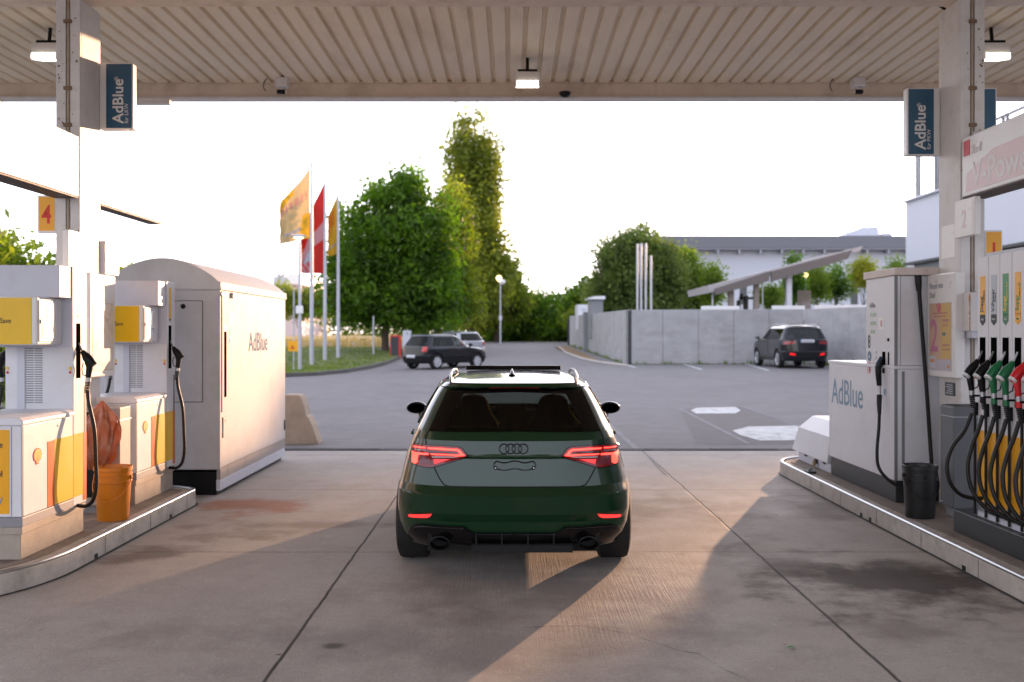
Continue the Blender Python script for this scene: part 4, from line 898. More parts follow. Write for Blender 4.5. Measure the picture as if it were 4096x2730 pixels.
class Car:
    def __init__(s, P):
        s.P = P; s.n = P.get('n', 3.2)
    def w(s, z): return interp(s.P['w'], z)
    def yr(s, z): return interp(s.P['yr'], z)
    def yf(s, z): return interp(s.P['yf'], z)
    def Lr(s, z): return interp(s.P['Lr'], z)
    def Lf(s, z): return interp(s.P['Lf'], z)
    def T(s, y, z):
        k = interp(s.P['taper'], z) if 'taper' in s.P else 0
        return 1-k*max(0, (2.0-y)/2.0)**1.2
    def bulge(s, y, z):
        b = 0
        for ya in s.P['axles']:
            dy = (y-ya)/.48; dz = (z-.52)/(.26 if z > .52 else .40)
            b += s.P.get('bulge', .03)*math.exp(-dy*dy*1.2-dz*dz*1.1)
        return b
    def rear_y(s, x, z):
        y = s.yr(z)
        for _ in range(8 if 'taper' in s.P else 1):
            q = min(abs(x)/(s.w(z)*s.T(y, z)), .9995)**s.n; y = s.yr(z)+s.Lr(z)*(1-(1-q)**(1/s.n))
        return y
    def front_y(s, x, z):
        q = min(abs(x)/s.w(z), .9995)**s.n; return s.yf(z)-s.Lf(z)*(1-(1-q)**(1/s.n))
    def side_x(s, y, z):
        w_ = s.w(z); a = s.yr(z)+s.Lr(z); b = s.yf(z)-s.Lf(z); k = 1
        if y < a: k = max(0, 1-min(1, (a-y)/s.Lr(z))**s.n)**(1/s.n)
        elif y > b: k = max(0, 1-min(1, (y-b)/s.Lf(z))**s.n)**(1/s.n)
        return (w_*k+s.bulge(y, z)*k)*s.T(y, z)
    def ring(s, z, nr=14, ns=26, nf=12):
        w_, yr, yf, Lr, Lf = s.w(z), s.yr(z), s.yf(z), s.Lr(z), s.Lf(z); e = 2/s.n; H = []
        for i in range(nr+1):
            f = (i/nr)**.85*math.pi/2; H.append((w_*math.sin(f)**e, yr+Lr*(1-max(0, math.cos(f))**e)))
        a, b = yr+Lr, yf-Lf
        for i in range(1, ns): H.append((w_, a+(b-a)*i/ns))
        for i in range(nf+1):
            f = (1-(i/nf))*math.pi/2; H.append((w_*math.sin(f)**e, yf-Lf*(1-max(0, math.cos(f))**e)))
        H = [((x+(s.bulge(y, z)*(x/w_)**3 if w_ > 0 else 0))*s.T(y, z), y) for x, y in H]
        return [(x, y, z) for x, y in H]+[(-x, y, z) for x, y in H[-2:0:-1]]
    def body(s, root, mats):
        P = s.P; zs = P['zs']; bm = bmesh.new(); rings = []
        for z in zs: rings.append([bm.verts.new(v) for v in s.ring(z)])
        n_ = len(rings[0])
        for a, b in zip(rings, rings[1:]):
            for k in range(n_):
                f = bm.faces.new((a[k], a[(k+1) % n_], b[(k+1) % n_], b[k]))
        bm.faces.new(rings[0][::-1]); 
        # domed roof cap
        c = [Vector(v.co) for v in rings[-1]]; cy = sum(v.y for v in c)/n_; prev = rings[-1]
        for k_, (sc, dz) in enumerate(((.75, .006), (.4, .010))):
            cur = [bm.verts.new((v.x*sc, cy+(v.y-cy)*sc, v.z+dz)) for v in c]
            for k in range(n_): bm.faces.new((prev[k], prev[(k+1) % n_], cur[(k+1) % n_], cur[k]))
            prev = cur
        bm.faces.new(prev)
        bmesh.ops.recalc_face_normals(bm, faces=bm.faces)
        me = bpy.data.meshes.new('body'); bm.to_mesh(me); bm.free()
        for m in mats: me.materials.append(m)
        o = bpy.data.objects.new('body_src', me); COL.objects.link(o); cut = []
        for ya in P['axles']:
            for sg in (-1, 1):
                mb = MB(); r_ = P['wr']+.045; mb.lathe([(r_, .5 if sg > 0 else -1.3), (r_, 1.3 if sg > 0 else -.5)], (0, ya, P['wr']+.01), 'x', 36)
                c_ = mb.build('cut', M_well, fixn=True); cut.append(c_); md = o.modifiers.new('b', 'BOOLEAN'); md.operation = 'DIFFERENCE'; md.object = c_; md.solver = 'EXACT'; md.material_mode = 'TRANSFER'
        bpy.context.view_layer.update()
        me2 = bpy.data.meshes.new_from_object(o.evaluated_get(bpy.context.evaluated_depsgraph_get()))
        for c_ in cut: bpy.data.objects.remove(c_)
        bpy.data.objects.remove(o)
        bm = bmesh.new(); bm.from_mesh(me2); dele = []
        for f in bm.faces:
            p = f.calc_center_median(); nn = f.normal
            for mode, poly in P.get('holes', []):
                hit = False
                if mode == 'rear' and nn.y < -.05 and p.y < 1.6: hit = inside(poly, p.x, p.z)
                elif mode == 'front' and nn.y > .05 and p.y > 1.9: hit = inside(poly, p.x, p.z)
                elif mode == 'side' and abs(nn.x) > .3: hit = inside(poly, p.y, p.z)
                if hit: dele.append(f); break
        bmesh.ops.delete(bm, geom=dele, context='FACES')
        bm.to_mesh(me2); bm.free(); me2.name = 'body'
        mt = [m for m in me2.materials]
        pz = P.get('paint_split')
        if pz:
            for f in me2.polygons:
                if f.material_index == 0:
                    k = pz(f.center, f.normal)
                    if k: f.material_index = k
        me2.polygons.foreach_set('use_smooth', [True]*len(me2.polygons)); me2.set_sharp_from_angle(angle=R(P.get('sharp', 17)))
        ob = bpy.data.objects.new('body', me2); COL.objects.link(ob); ob.parent = root; BASE[ob.name] = Vector((0, 0, 0)); return ob
    def patch(s, name, poly, mode, m, parent, off=.004, step=.03, inner=None, m2=None, sgn=1, thick=0):
        bm = bmesh.new(); bm.faces.new([bm.verts.new((a, b, 0)) for a, b in poly])
        for ax in (0, 1):
            lo = min(p[ax] for p in poly); hi = max(p[ax] for p in poly); k = math.ceil(lo/step+.01)*step
            while k < hi-1e-4:
                co = [0, 0, 0]; no = [0, 0, 0]; co[ax] = k; no[ax] = 1; bmesh.ops.bisect_plane(bm, geom=bm.verts[:]+bm.edges[:]+bm.faces[:], plane_co=co, plane_no=no); k += step
        if inner:
            for i in range(len(inner)):
                a = Vector((*inner[i], 0)); b = Vector((*inner[(i+1) % len(inner)], 0)); t = b-a
                bmesh.ops.bisect_plane(bm, geom=bm.verts[:]+bm.edges[:]+bm.faces[:], plane_co=a, plane_no=(-t.y, t.x, 0))
        idx = []
        for f in bm.faces:
            c = f.calc_center_median(); f.material_index = 1 if inner and inside(inner, c.x, c.y) else 0
        for v in bm.verts:
            a, b = v.co.x, v.co.y
            if mode == 'rear': v.co = (a, s.rear_y(a, b)-off, b)
            elif mode == 'front': v.co = (a, s.front_y(a, b)+off, b)
            else: v.co = (sgn*(s.side_x(a, b)+off), a, b)
        bmesh.ops.recalc_face_normals(bm, faces=bm.faces)
        tgt = {'rear': Vector((0, -1, 0)), 'front': Vector((0, 1, 0)), 'side': Vector((sgn, 0, 0))}[mode]
        if sum((f.normal.dot(tgt) for f in bm.faces)) < 0: bmesh.ops.reverse_faces(bm, faces=bm.faces)
        me = bpy.data.meshes.new(name); bm.to_mesh(me); bm.free(); me.materials.append(m)
        if m2: me.materials.append(m2)
        me.polygons.foreach_set('use_smooth', [True]*len(me.polygons)); me.set_sharp_from_angle(angle=R(25))
        o = bpy.data.objects.new(name, me); COL.objects.link(o); o.parent = parent; BASE[o.name] = Vector((0, 0, 0))
        if thick: md = o.modifiers.new('solid', 'SOLIDIFY'); md.thickness = thick; md.offset = 1
        return o
    def line(s, name, pts, mode, m, parent, r=.003, off=.001, sgn=1):
        out_ = []
        for (a, b), (c, d) in zip(pts, pts[1:]):
            k = max(2, int(math.hypot(c-a, d-b)/.03))
            out_ += [(a+(c-a)*i/k, b+(d-b)*i/k) for i in range(k)]
        out_.append(pts[-1])
        if mode == 'rear': P3 = [(a, s.rear_y(a, b)-off, b) for a, b in out_]
        elif mode == 'front': P3 = [(a, s.front_y(a, b)+off, b) for a, b in out_]
        else: P3 = [(sgn*(s.side_x(a, b)+off), a, b) for a, b in out_]
        return MB().tube(P3, r, 6).build(name, m, parent, smooth=60)
def wheel(parent, x, y, r, wd, rim, spokes=5, sg=1):
    rr = r*.68; o_ = x+sg*wd/2
    prof = [(rr, -wd/2+.01), (r*.86, -wd/2), (r*.97, -wd/2+.015), (r, -wd/2+.04), (r, wd/2-.04), (r*.97, wd/2-.015), (r*.86, wd/2), (rr, wd/2-.01)]
    wh = MB().lathe([(rr*.98, wd/2-.012), (rr*.93, wd/2-.03), (rr*.90, -wd/2+.02)] if sg > 0 else [(rr*.98, -wd/2+.012), (rr*.93, -wd/2+.03), (rr*.90, wd/2-.02)], (x, y, r), 'x', 32, cap=False).build('wheel', rim, parent, smooth=40, fixn=True)
    MB().lathe(prof, (x, y, r), 'x', 40, cap=False).build('tyre', M_tyre, wh, smooth=40)
    mb = MB()
    for k in range(spokes):
        a = 2*math.pi*k/spokes+.3
        for da in (-.11, .11):
            ca, sa = math.cos(a+da), math.sin(a+da); cb, sb = math.cos(a+da*.3), math.sin(a+da*.3)
            xa = x+sg*(wd/2-.055); xb = x+sg*(wd/2-.022); t = .034*r/.32; c0 = (cb*.03, sb*.03); c1 = (ca*rr*.95, sa*rr*.95)
            mb.add([(xa, y+c0[0]-sb*t, r+c0[1]+cb*t), (xa, y+c0[0]+sb*t, r+c0[1]-cb*t), (xa, y+c1[0]+sa*t, r+c1[1]-ca*t), (xa, y+c1[0]-sa*t, r+c1[1]+ca*t),
                    (xb, y+c0[0]-sb*t*.8, r+c0[1]+cb*t*.8), (xb, y+c0[0]+sb*t*.8, r+c0[1]-cb*t*.8), (xb, y+c1[0]+sa*t*.7, r+c1[1]-ca*t*.7), (xb, y+c1[0]-sa*t*.7, r+c1[1]+ca*t*.7)],
                   [(0, 1, 2, 3), (7, 6, 5, 4), (0, 4, 5, 1), (1, 5, 6, 2), (2, 6, 7, 3), (3, 7, 4, 0)])
    mb.lathe([(.06, wd/2-.06), (.055, wd/2-.02), (.02, wd/2-.012)] if sg > 0 else [(.06, -wd/2+.06), (.055, -wd/2+.02), (.02, -wd/2+.012)], (x, y, r), 'x', 16)
    mb.build('rim', rim, wh, fixn=True)
    MB().lathe([(rr*.86, wd/2-.075), (0, wd/2-.075)] if sg > 0 else [(rr*.86, -wd/2+.075), (0, -wd/2+.075)], (x, y, r), 'x', 24).build('brake_disc', mat('brake_disc', (.10, .10, .10), .4, metal=.8), wh)
    return wh
def zlist(lo, hi, step, extra=()):
    z = []; k = lo
    while k < hi-1e-6: z.append(k); k += step
    z.append(hi); z = [a for a in z if all(abs(a-e) > .006 for e in extra)]+list(extra); return sorted(set(round(a, 4) for a in z))
def mirror_housing(parent, x, y, z, sg, m, face):
    a = MB().lathe([(.0, -.095), (.055, -.088), (.085, -.05), (.09, 0), (.085, .03), (.078, .045)], (0, 0, 0), 'y', 22)
    # flatten the lathe (y axis forward) into a mirror shape: wide in x, low in z, rounded front
    a.v = [(x+vx*1.12, y-vy*.75, z+vz*(.72 if vz > 0 else .62)) for vx, vy, vz in a.v]
    h = a.build('mirror', m, parent, smooth=50, fixn=True)
    MB().lathe([(0, 0), (.078, 0)], (0, 0, 0), 'y', 22).v
    g = MB().lathe([(0, -.0005), (.074, 0)], (0, 0, 0), 'y', 22); g.v = [(x+vx*1.10, y-.0355, z+vz*.62) for vx, vy, vz in g.v]
    g.build('mirror_glass', mat('mirror_glass', (.8, .8, .8), .02, metal=1), h)
    MB().tube([(x-sg*.02, y+.02, z-.045), (x-sg*.10, y+.05, z-.075), (x-sg*.16, y+.07, z-.085)], [.028, .024, .022], 8).build('mirror_arm', M_gloss, h, smooth=50)
    return h

# ---- the green car, seen from behind
CX, CY = .012, 7.06
gw = [(.2, .82), (.35, .872), (.45, .882), (.6, .878), (.75, .876), (.9, .868), (.985, .852), (1.04, .828), (1.1, .797), (1.2, .735), (1.3, .668), (1.345, .632), (1.375, .59), (1.40, .54), (1.415, .48), (1.425, .39)]
gyr = [(.2, .16), (.28, .06), (.41, .045), (.47, .012), (.60, 0), (.612, .008), (.66, .058), (.68, .062), (.855, .091), (.868, .108), (.885, .108), (.98, .125), (.987, .130), (1.035, .165), (1.04, .172), (1.337, .60), (1.345, .575), (1.375, .60), (1.40, .78), (1.415, 1.0), (1.425, 1.35)]
gyf = [(.2, 4.22), (.35, 4.31), (.6, 4.33), (.72, 4.27), (.8, 4.12), (.88, 3.80), (.95, 3.45), (1.0, 3.15), (1.345, 2.34), (1.375, 2.22), (1.40, 2.1), (1.425, 1.85)]
gLr = [(.2, .60), (.9, .62), (1.04, .42), (1.34, .36), (1.425, .5)]; gLf = [(.2, 1.0), (.9, .9), (1.0, .75), (1.34, .5), (1.425, .4)]
G = dict(w=gw, yr=gyr, yf=gyf, Lr=gLr, Lf=gLf, axles=(.80, 3.42), wr=.325, n=3.1, bulge=.028, sharp=14, taper=[(.2, .02), (.6, .03), (.87, .10), (1.0, .16), (1.1, .18), (1.43, .15)])
car = Car(G)
def gpx(zx, zy):
    """pixel of the rear close-up -> (x, z) on the car's rear surface"""
    Dx, Dy = 861.75+.348*zx, 804.3+.348*zy; x, z = 0, .8
    for _ in range(14):
        d = CY+car.rear_y(x, z); x = .5*x+.5*(WX(Dx, d)-CX); z = .5*z+.5*WZ(Dy, d)
        x = max(-car.w(z)*.995, min(car.w(z)*.995, x))
    return (x, z)
def gpoly_(pl): return [gpx(*p) for p in pl]
def mir(pl): return [(1845-a, b) for a, b in pl]
rw_out = gpoly_([(478, 262), (560, 256), (922, 252), (1285, 256), (1367, 262), (1425, 390), (1492, 538), (922, 541), (352, 538), (420, 390)])
rw_in = gpoly_([(585, 292), (922, 282), (1260, 292), (1320, 400), (1375, 515), (922, 520), (470, 515), (525, 400)])
ws = [(-.70, 1.03), (.70, 1.03), (.56, 1.32), (-.56, 1.32)]; ws_i = [(-.66, 1.05), (.66, 1.05), (.53, 1.30), (-.53, 1.30)]
def shrink(poly, k=.97):
    cx = sum(p[0] for p in poly)/len(poly); cy = sum(p[1] for p in poly)/len(poly); return [(cx+(a-cx)*k, cy+(b-cy)*k) for a, b in poly]
sw_out = [(.86, 1.03), (3.02, 1.02), (2.98, 1.04), (2.35, 1.30), (1.9, 1.335), (1.1, 1.325), (.95, 1.20)]
sw_i1 = [(1.05, 1.055), (1.78, 1.055), (1.78, 1.305), (1.2, 1.295)]; sw_i2 = [(1.86, 1.055), (2.85, 1.055), (2.33, 1.275), (1.86, 1.305)]
G['holes'] = [('rear', shrink(rw_out, .95)), ('front', shrink(ws, .96)), ('side', shrink(sw_i1, 1.04)), ('side', shrink(sw_i2, 1.04))]
ex = [.41, .47, .60, .612, .66, .68, .855, .868, .885, .98, .987, 1.035, 1.04, 1.337, 1.345, 1.375, 1.40, 1.415, 1.425]
G['zs'] = zlist(.2, 1.425, .022, ex)
M_cg = paint('dark_green_car_paint', (.0007, .026, .007), .05, .3)
root = thing('car', 'dark green hatchback with lit red tail lights and black badges, standing in the middle', 'car')
body = car.body(root, [M_cg])
car.patch('rear_window', rw_out, 'rear', M_frit, root, .004, .05, rw_in, M_gl)
car.patch('windscreen', ws, 'front', M_frit, root, .004, .06, ws_i, M_gl2)
for sg in (-1, 1):
    sw = car.patch('side_window', sw_i1, 'side', M_gl, root, .004, .08, sgn=sg); car.patch('side_window', sw_i2, 'side', M_gl, root, .004, .08, sgn=sg)
    car.line('window_trim', [(.95, 1.045), (2.98, 1.035), (2.36, 1.295), (1.9, 1.325), (1.15, 1.315), (.95, 1.2), (.95, 1.045)], 'side', M_gloss, root, .008, .004, sg)
    car.line('door_gap', [(1.82, .35), (1.82, 1.04)], 'side', M_well, root, .003, 0, sg); car.line('door_gap', [(2.95, .35), (3.0, 1.0)], 'side', M_well, root, .003, 0, sg)
    car.patch('door_handle', [(1.45, .90), (1.65, .90), (1.65, .925), (1.45, .925)], 'side', M_cg, root, .03, .1, sgn=sg, thick=-.02)
# tail lights
def both(name, pl, m, off, parentL=None, parentR=None, **k):
    a = car.patch(name, gpoly_(pl), 'rear', m, parentL or root, off, .025, **k); b = car.patch(name, gpoly_(mir(pl)), 'rear', m, parentR or root, off, .025, **k); return a, b
tl = [(238, 628), (262, 621), (340, 630), (450, 636), (545, 644), (572, 655), (590, 678), (609, 704), (560, 722), (470, 748), (388, 773), (352, 777), (295, 765), (240, 746)]
tlh = [(232, 622), (262, 615), (340, 624), (450, 630), (548, 638), (578, 650), (597, 675), (620, 707), (562, 729), (472, 755), (390, 780), (352, 784), (292, 772), (234, 752)]
both('tail_light_seal', tlh, M_gloss, .004)
TL, TR = both('tail_light', tl, M_lens, .007)
def tb_(pl, m=M_led2, off=.011): both('light_bar', pl, m, off, TL, TR)
tb_([(248, 640), (258, 634), (333, 643), (336, 651), (262, 644)])
tb_([(348, 645), (440, 650), (545, 657), (562, 666), (578, 686), (596, 700), (574, 704), (480, 699), (368, 693), (364, 685), (470, 690), (562, 693), (550, 676), (538, 668), (440, 662), (350, 655)])
tb_([(244, 665), (262, 676), (352, 684), (356, 695), (285, 692), (283, 712), (282, 742), (262, 752), (243, 742)])
tb_([(262, 655), (338, 662), (338, 665), (262, 659)], M_whl, .010)
tb_([(372, 702), (400, 701), (575, 706), (520, 715), (380, 715)], M_whl)
tb_([(290, 706), (352, 703), (372, 750), (296, 752)], mat('pink_lens', (.16, .02, .03), .15, coat=.15)); tb_([(385, 722), (500, 724), (440, 742), (392, 756)], mat('bright_lens', (.75, .02, .02), .2, emit=.12))
tb_([(352, 668), (540, 678), (552, 687), (470, 686), (356, 680)], mat('dark_lens', (.03, .004, .006), .1, coat=.5), .0095)
# tailgate gaps, crease
car.line('tailgate_gap', gpoly_([(352, 542), (336, 585), (337, 630), (388, 775), (425, 850), (455, 893), (490, 905), (700, 908), (922, 909), (1145, 908), (1355, 905), (1390, 893), (1420, 850), (1457, 775), (1508, 630), (1509, 585), (1492, 542)]), 'rear', M_well, root, .0048, -.0005)
# badge rings
cyR = gpx(922, 655); rr_ = .0345
for k in (-1.5, -.5, .5, 1.5):
    xx = k*rr_*1.33; P3 = []
    for q in range(25):
        a = 2*math.pi*q/24; x_ = xx+rr_*math.cos(a); z_ = cyR[1]+rr_*math.sin(a); P3.append((x_, car.rear_y(x_, z_)-.010, z_))
    MB().tube(P3, .0042, 8).build('badge_ring', M_gloss, root, smooth=60)
# empty plate holder
pl = []
for q in range(49):
    a = q/48; X_ = 785+275*a; pl.append((X_, 742+6*math.cos(a*4*math.pi)*-1+ (18*(1-min(1, min(a, 1-a)*18)))))
bt = [(X_, 792-5*math.cos(a*4*math.pi)*1-(14*(1-min(1, min(a, 1-a)*18)))) for a, X_ in [((48-q)/48, 785+275*(48-q)/48) for q in range(49)]]
loop = pl+bt+[pl[0]]
ph = car.line('plate_holder', gpoly_(loop), 'rear', M_gloss, root, .0045, .004)
for X_ in (796, 1048):
    x_, z_ = gpx(X_, 781); y_ = car.rear_y(x_, z_)
    MB().lathe([(.013, -.004), (.013, -.012)], (x_, y_, z_), 'y', 16).build('screw_pad', M_gloss, ph, fixn=True); MB().lathe([(.0055, -.012), (.005, -.015)], (x_, y_, z_), 'y', 12).build('screw', M_signw, ph, fixn=True)
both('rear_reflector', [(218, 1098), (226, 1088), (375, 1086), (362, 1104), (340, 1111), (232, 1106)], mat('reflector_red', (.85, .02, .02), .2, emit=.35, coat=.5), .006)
car.line('tow_cover', gpoly_([(1283, 1090), (1323, 1090), (1325, 1118), (1318, 1122), (1288, 1122), (1282, 1116), (1283, 1090)]), 'rear', M_well, root, .002, 0)
# black diffuser
dif = [(214, 1270), (222, 1200), (240, 1168), (270, 1148), (330, 1150), (590, 1166), (620, 1190), (655, 1206), (922, 1207), (1190, 1206), (1225, 1190), (1255, 1166), (1515, 1150), (1575, 1148), (1605, 1168), (1623, 1200), (1631, 1270)]
dp = gpoly_(dif); car.patch('diffuser', dp+[(dp[-1][0]-.03, .215), (dp[0][0]+.03, .215)], 'rear', M_gloss, root, .014, .03)
car.line('diffuser_trim', gpoly_([(240, 1190), (270, 1168), (330, 1166), (585, 1182), (618, 1205), (655, 1220), (1190, 1220), (1227, 1205), (1260, 1182), (1515, 1166), (1575, 1168), (1605, 1190)]), 'rear', M_gloss, root, .006, .018)
mb = MB()
for X_ in (668, 838, 1010, 1180): x_, z_ = gpx(X_, 1260); y_ = car.rear_y(x_, z_); mb.box(x_-.006, x_+.006, y_-.03, y_+.16, .195, .33)
mb.build('diffuser_fin', M_black, root)
MB().box(-.62, .62, .12, .5, .19, .32).box(-.3, .42, .02, .2, .20, .25).build('underbody', M_well, root)
for X_ in (435, 1402):
    x_, z_ = gpx(X_, 1276); z_ = .265
    mb = MB().lathe([(.064, .16), (.070, .0), (.071, -.005), (.066, -.006), (.062, .02), (.058, .14)], (0, 0, 0), 'y', 28, cap=False); mb.v = [(x_+a, .03+b, z_+c*.68) for a, b, c in mb.v]; mb.build('exhaust_tip', mat('dark_chrome', (.025, .025, .025), .3, metal=1), root, smooth=50)
    mb = MB().lathe([(0, .12), (.062, .12)], (0, 0, 0), 'y', 20); mb.v = [(x_+a, .03+b, z_+c*.68) for a, b, c in mb.v]; mb.build('exhaust_hole', M_well, root)
# bumper exit light strips, brake light
car.patch('brake_light', gpoly_([(755, 250), (1085, 250), (1085, 258), (755, 258)]), 'rear', mat('high_brake_light', (.30, .01, .01), .3), root, .010, .1)
# rails, antenna, raised sunroof
for sg in (-1, 1):
    pts = [(sg*.49, .72, 1.36), (sg*.495, .80, 1.395), (sg*.51, 1.0, 1.420), (sg*.53, 1.6, 1.437), (sg*.53, 2.1, 1.430), (sg*.53, 2.35, 1.395)]
    MB().tube(spline(pts), .0115, 10).build('roof_rail', mat('satin_rail', (.25, .25, .26), .4, metal=.85), root, smooth=60)
MB().tube([(-.012, 1.02, 1.40), (-.012, 1.08, 1.435), (-.012, 1.16, 1.465)], [.035, .020, .004], 10).build('antenna', M_gloss, root, smooth=60)
MB().prism([(1.62, 1.440), (1.66, 1.478), (2.05, 1.452), (2.05, 1.435)], -.415, .415, 'x').build('sunroof', M_gloss, root, bevel=.006)
for sg in (-1, 1): mirror_housing(root, sg*.925, 2.48, 1.045, sg, M_gloss, None)
# cabin
MB().box(-.62, .62, .95, 1.05, .5, 1.01).build('rear_bench', M_seat, root, bevel=.04)
def seat(x):
    P_ = [(-.24, .55), (-.25, .80), (-.22, .95), (-.155, 1.06), (-.125, 1.16), (-.095, 1.20), (.0, 1.215), (.095, 1.20), (.125, 1.16), (.155, 1.06), (.22, .95), (.25, .80), (.24, .55)]
    s_ = MB().prism([(x+a, b) for a, b in P_], 1.84, 1.96, 'y').build('seat', M_seat, root, bevel=.03)
    MB().tube([(x+.112, 1.832, 1.175), (x+.135, 1.832, 1.10), (x+.165, 1.832, 1.045), (x+.235, 1.835, .95)], [.004, .005, .008, .008], 6).build('belt', M_belt, s_)
seat(-.36); seat(.36)
MB().box(-.70, .70, 2.75, 3.2, .80, 1.0).box(-.16, .13, 2.55, 2.62, .98, 1.08).build('dashboard', M_seat, root, bevel=.03)
MB().box(-.035, .10, 2.30, 2.315, 1.24, 1.29).build('inner_mirror', M_seat, root, bevel=.01)
# mirror stalk seams: fuel flap on the right flank
car.line('fuel_flap', [(.62+.08*math.cos(a*.3927), .80+.08*math.sin(a*.3927)) for a in range(17)], 'side', M_well, root, .002, 0, 1)
for ya in G['axles']:
    for sg in (-1, 1): wheel(root, sg*.775, ya, .325, .245, M_rimk, 5, sg)
# headlights
car.patch('headlight', [(-.82, .62), (-.45, .60), (-.45, .68), (-.80, .74)], 'front', M_whl, root, .005, .05); car.patch('headlight', [(.82, .62), (.45, .60), (.45, .68), (.80, .74)], 'front', M_whl, root, .005, .05)
car.patch('grille', [(-.40, .35), (.40, .35), (.42, .66), (-.42, .66)], 'front', M_gloss, root, .006, .06)
root.location = (CX, CY, .002)

# ---- other cars
def simple_car(name, label, L, W, H, paint_m, loc, yaw, dims, plate=True, lights=None, clad=None, rim=M_rim, white_roof=False, plate_z=None, three_door=True):
    zb = .24 if dims != 'suv' else .28; gb = dims_[dims]['belt']*H; gt = .92*H; hood = dims_[dims]['hood']*H; rs = dims_[dims]['rear']
    P = dict(w=[(zb, W*.93), (.35*H, W*.975), (.45*H, W*.99), (.57*H, W), (gb, W*.965), (gt, W*.76), (.96*H, W*.68), (.985*H, W*.58), (H-.012, W*.42)],
             yr=[(zb, .10), (.25*H, .03), (.38*H, 0), (.40*H, .05), (gb, .07), (gb+.01, .09), (gt, rs), (gt+.01, rs-.03), (.97*H, rs+.05), (.985*H, rs+.25), (H-.012, rs+.5)],
             yf=[(zb, L-.08), (.3*H, L), (.45*H, L-.03), (hood-.1, L-.16), (hood, L-.75), (gb, L-1.05), (gt, L-1.05-dims_[dims]['ws']), (.97*H, L-1.2-dims_[dims]['ws']), (H-.012, L-1.6-dims_[dims]['ws'])],
             Lr=[(zb, .6), (gb, .55), (gt, .4), (H, .4)], Lf=[(zb, .9), (gb, .8), (gt, .5), (H, .4)], axles=(.20*L-.02, L-.20*L-.06), wr=.31 if dims != 'suv' else .35, n=3.2, bulge=.03, sharp=18)
    c = Car(P); ga, gbm = gb+.02, gt-.02
    P['zs'] = zlist(zb, H-.012, .04, [.38*H, .40*H, gb, gb+.01, gt, gt+.01, .97*H, .985*H])
    ya = rs+.25; yb = L-1.05-.12; yc = L-1.0-dims_[dims]['ws']
    wr_ = c.w(ga)*.86; wt = c.w(gbm)*.84
    rw = [(-wr_, ga+.02), (wr_, ga+.02), (wt, gbm), (-wt, gbm)]; wf = [(-wr_, ga), (wr_, ga), (wt, gbm), (-wt, gbm)]
    sw1 = [(ya-.15, ga), ((ya+yc)/2+.25, ga), ((ya+yc)/2+.25, gbm), (ya+.05, gbm)]; sw2 = [((ya+yc)/2+.33, ga), (yb, ga), (yc+.02, gbm), ((ya+yc)/2+.33, gbm)]
    P['holes'] = [('rear', shrink(rw, .95)), ('front', shrink(wf, .95)), ('side', shrink(sw1, .95)), ('side', shrink(sw2, .95))]
    if clad: P['paint_split'] = lambda p, n_: 1 if p.z < .36*H else 0
    rt = thing(name, label, 'car')
    c.body(rt, [paint_m, mat('rough_cladding', (.012, .012, .013), .7, spec=.2)] if clad else [paint_m])
    dark = glass('dark_car_glass', (.12, .13, .13), refl=1.0) if dims == 'suv' else M_gl
    c.patch('rear_window', rw, 'rear', dark, rt, .006, .1); c.patch('windscreen', wf, 'front', M_gl2, rt, .006, .1)
    for sg in (-1, 1):
        c.patch('side_window', sw1, 'side', dark, rt, .006, .1, sgn=sg); c.patch('side_window', sw2, 'side', M_gl, rt, .006, .1, sgn=sg)
        c.line('door_gap', [((ya+yc)/2+.29, .3*H), ((ya+yc)/2+.29, gb)], 'side', M_well, rt, .006, 0, sg); c.line('door_gap', [(yb-.05, .3*H), (yb-.05, gb)], 'side', M_well, rt, .006, 0, sg)
        if clad: c.line('rubbing_strip', [(.35*L, .38*H), (.66*L, .38*H)], 'side', M_black, rt, .02, .005, sg)
        c.patch('door_handle', [((ya+yc)/2+.40, gb-.10), ((ya+yc)/2+.58, gb-.10), ((ya+yc)/2+.58, gb-.07), ((ya+yc)/2+.40, gb-.07)], 'side', paint_m, rt, .025, .2, sgn=sg)
        for yy in P['axles']: wheel(rt, sg*(W-.11), yy, P['wr'], .21, rim, 7, sg)
        mirror_housing(rt, sg*(W+.06), yb-.15, gb+.07, sg, M_gloss if dims == 'suv' else M_black, None)
        if lights == 'tall':
            c.patch('tail_light', [(sg*(c.w(gb)*.70), gb-.20), (sg*c.w(gb)*.93, gb-.20), (sg*c.w(gb)*.93, gb+.0), (sg*c.w(gb)*.74, gb+.0)], 'rear', mat('far_tail_lens', (.60, .03, .03), .15, coat=.5), rt, .008, .05)
        else:
            c.patch('tail_light', [(sg*(c.w(gb)*.52), gb-.14), (sg*c.w(gb)*.95, gb-.17), (sg*c.w(gb)*.95, gb-.06), (sg*c.w(gb)*.52, gb-.05)], 'rear', mat('pinkish_tail_lens', (.30, .03, .03), .15, coat=.5), rt, .008, .05)
        c.patch('headlight', [(sg*.45*W, hood-.22), (sg*.85*W, hood-.20), (sg*.85*W, hood-.06), (sg*.5*W, hood-.10)], 'front', M_whl, rt, .008, .06)
        if dims == 'suv': c.patch('rear_reflector', [(sg*.50*W, .36*H-.09), (sg*.72*W, .36*H-.07), (sg*.72*W, .36*H-.0), (sg*.52*W, .36*H-.03)], 'rear', mat('far_reflector', (.8, .01, .01), .3, emit=.15), rt, .01, .06)
        MB().tube([(sg*W*.60, rs+.35, H-.02), (sg*W*.60, rs+.45, H+.02), (sg*W*.58, yc-.45, H+.02), (sg*W*.58, yc-.3, H-.03)], .016, 8).build('roof_rail', M_alu, rt) if dims == 'suv' else None
    pz = plate_z or .33*H
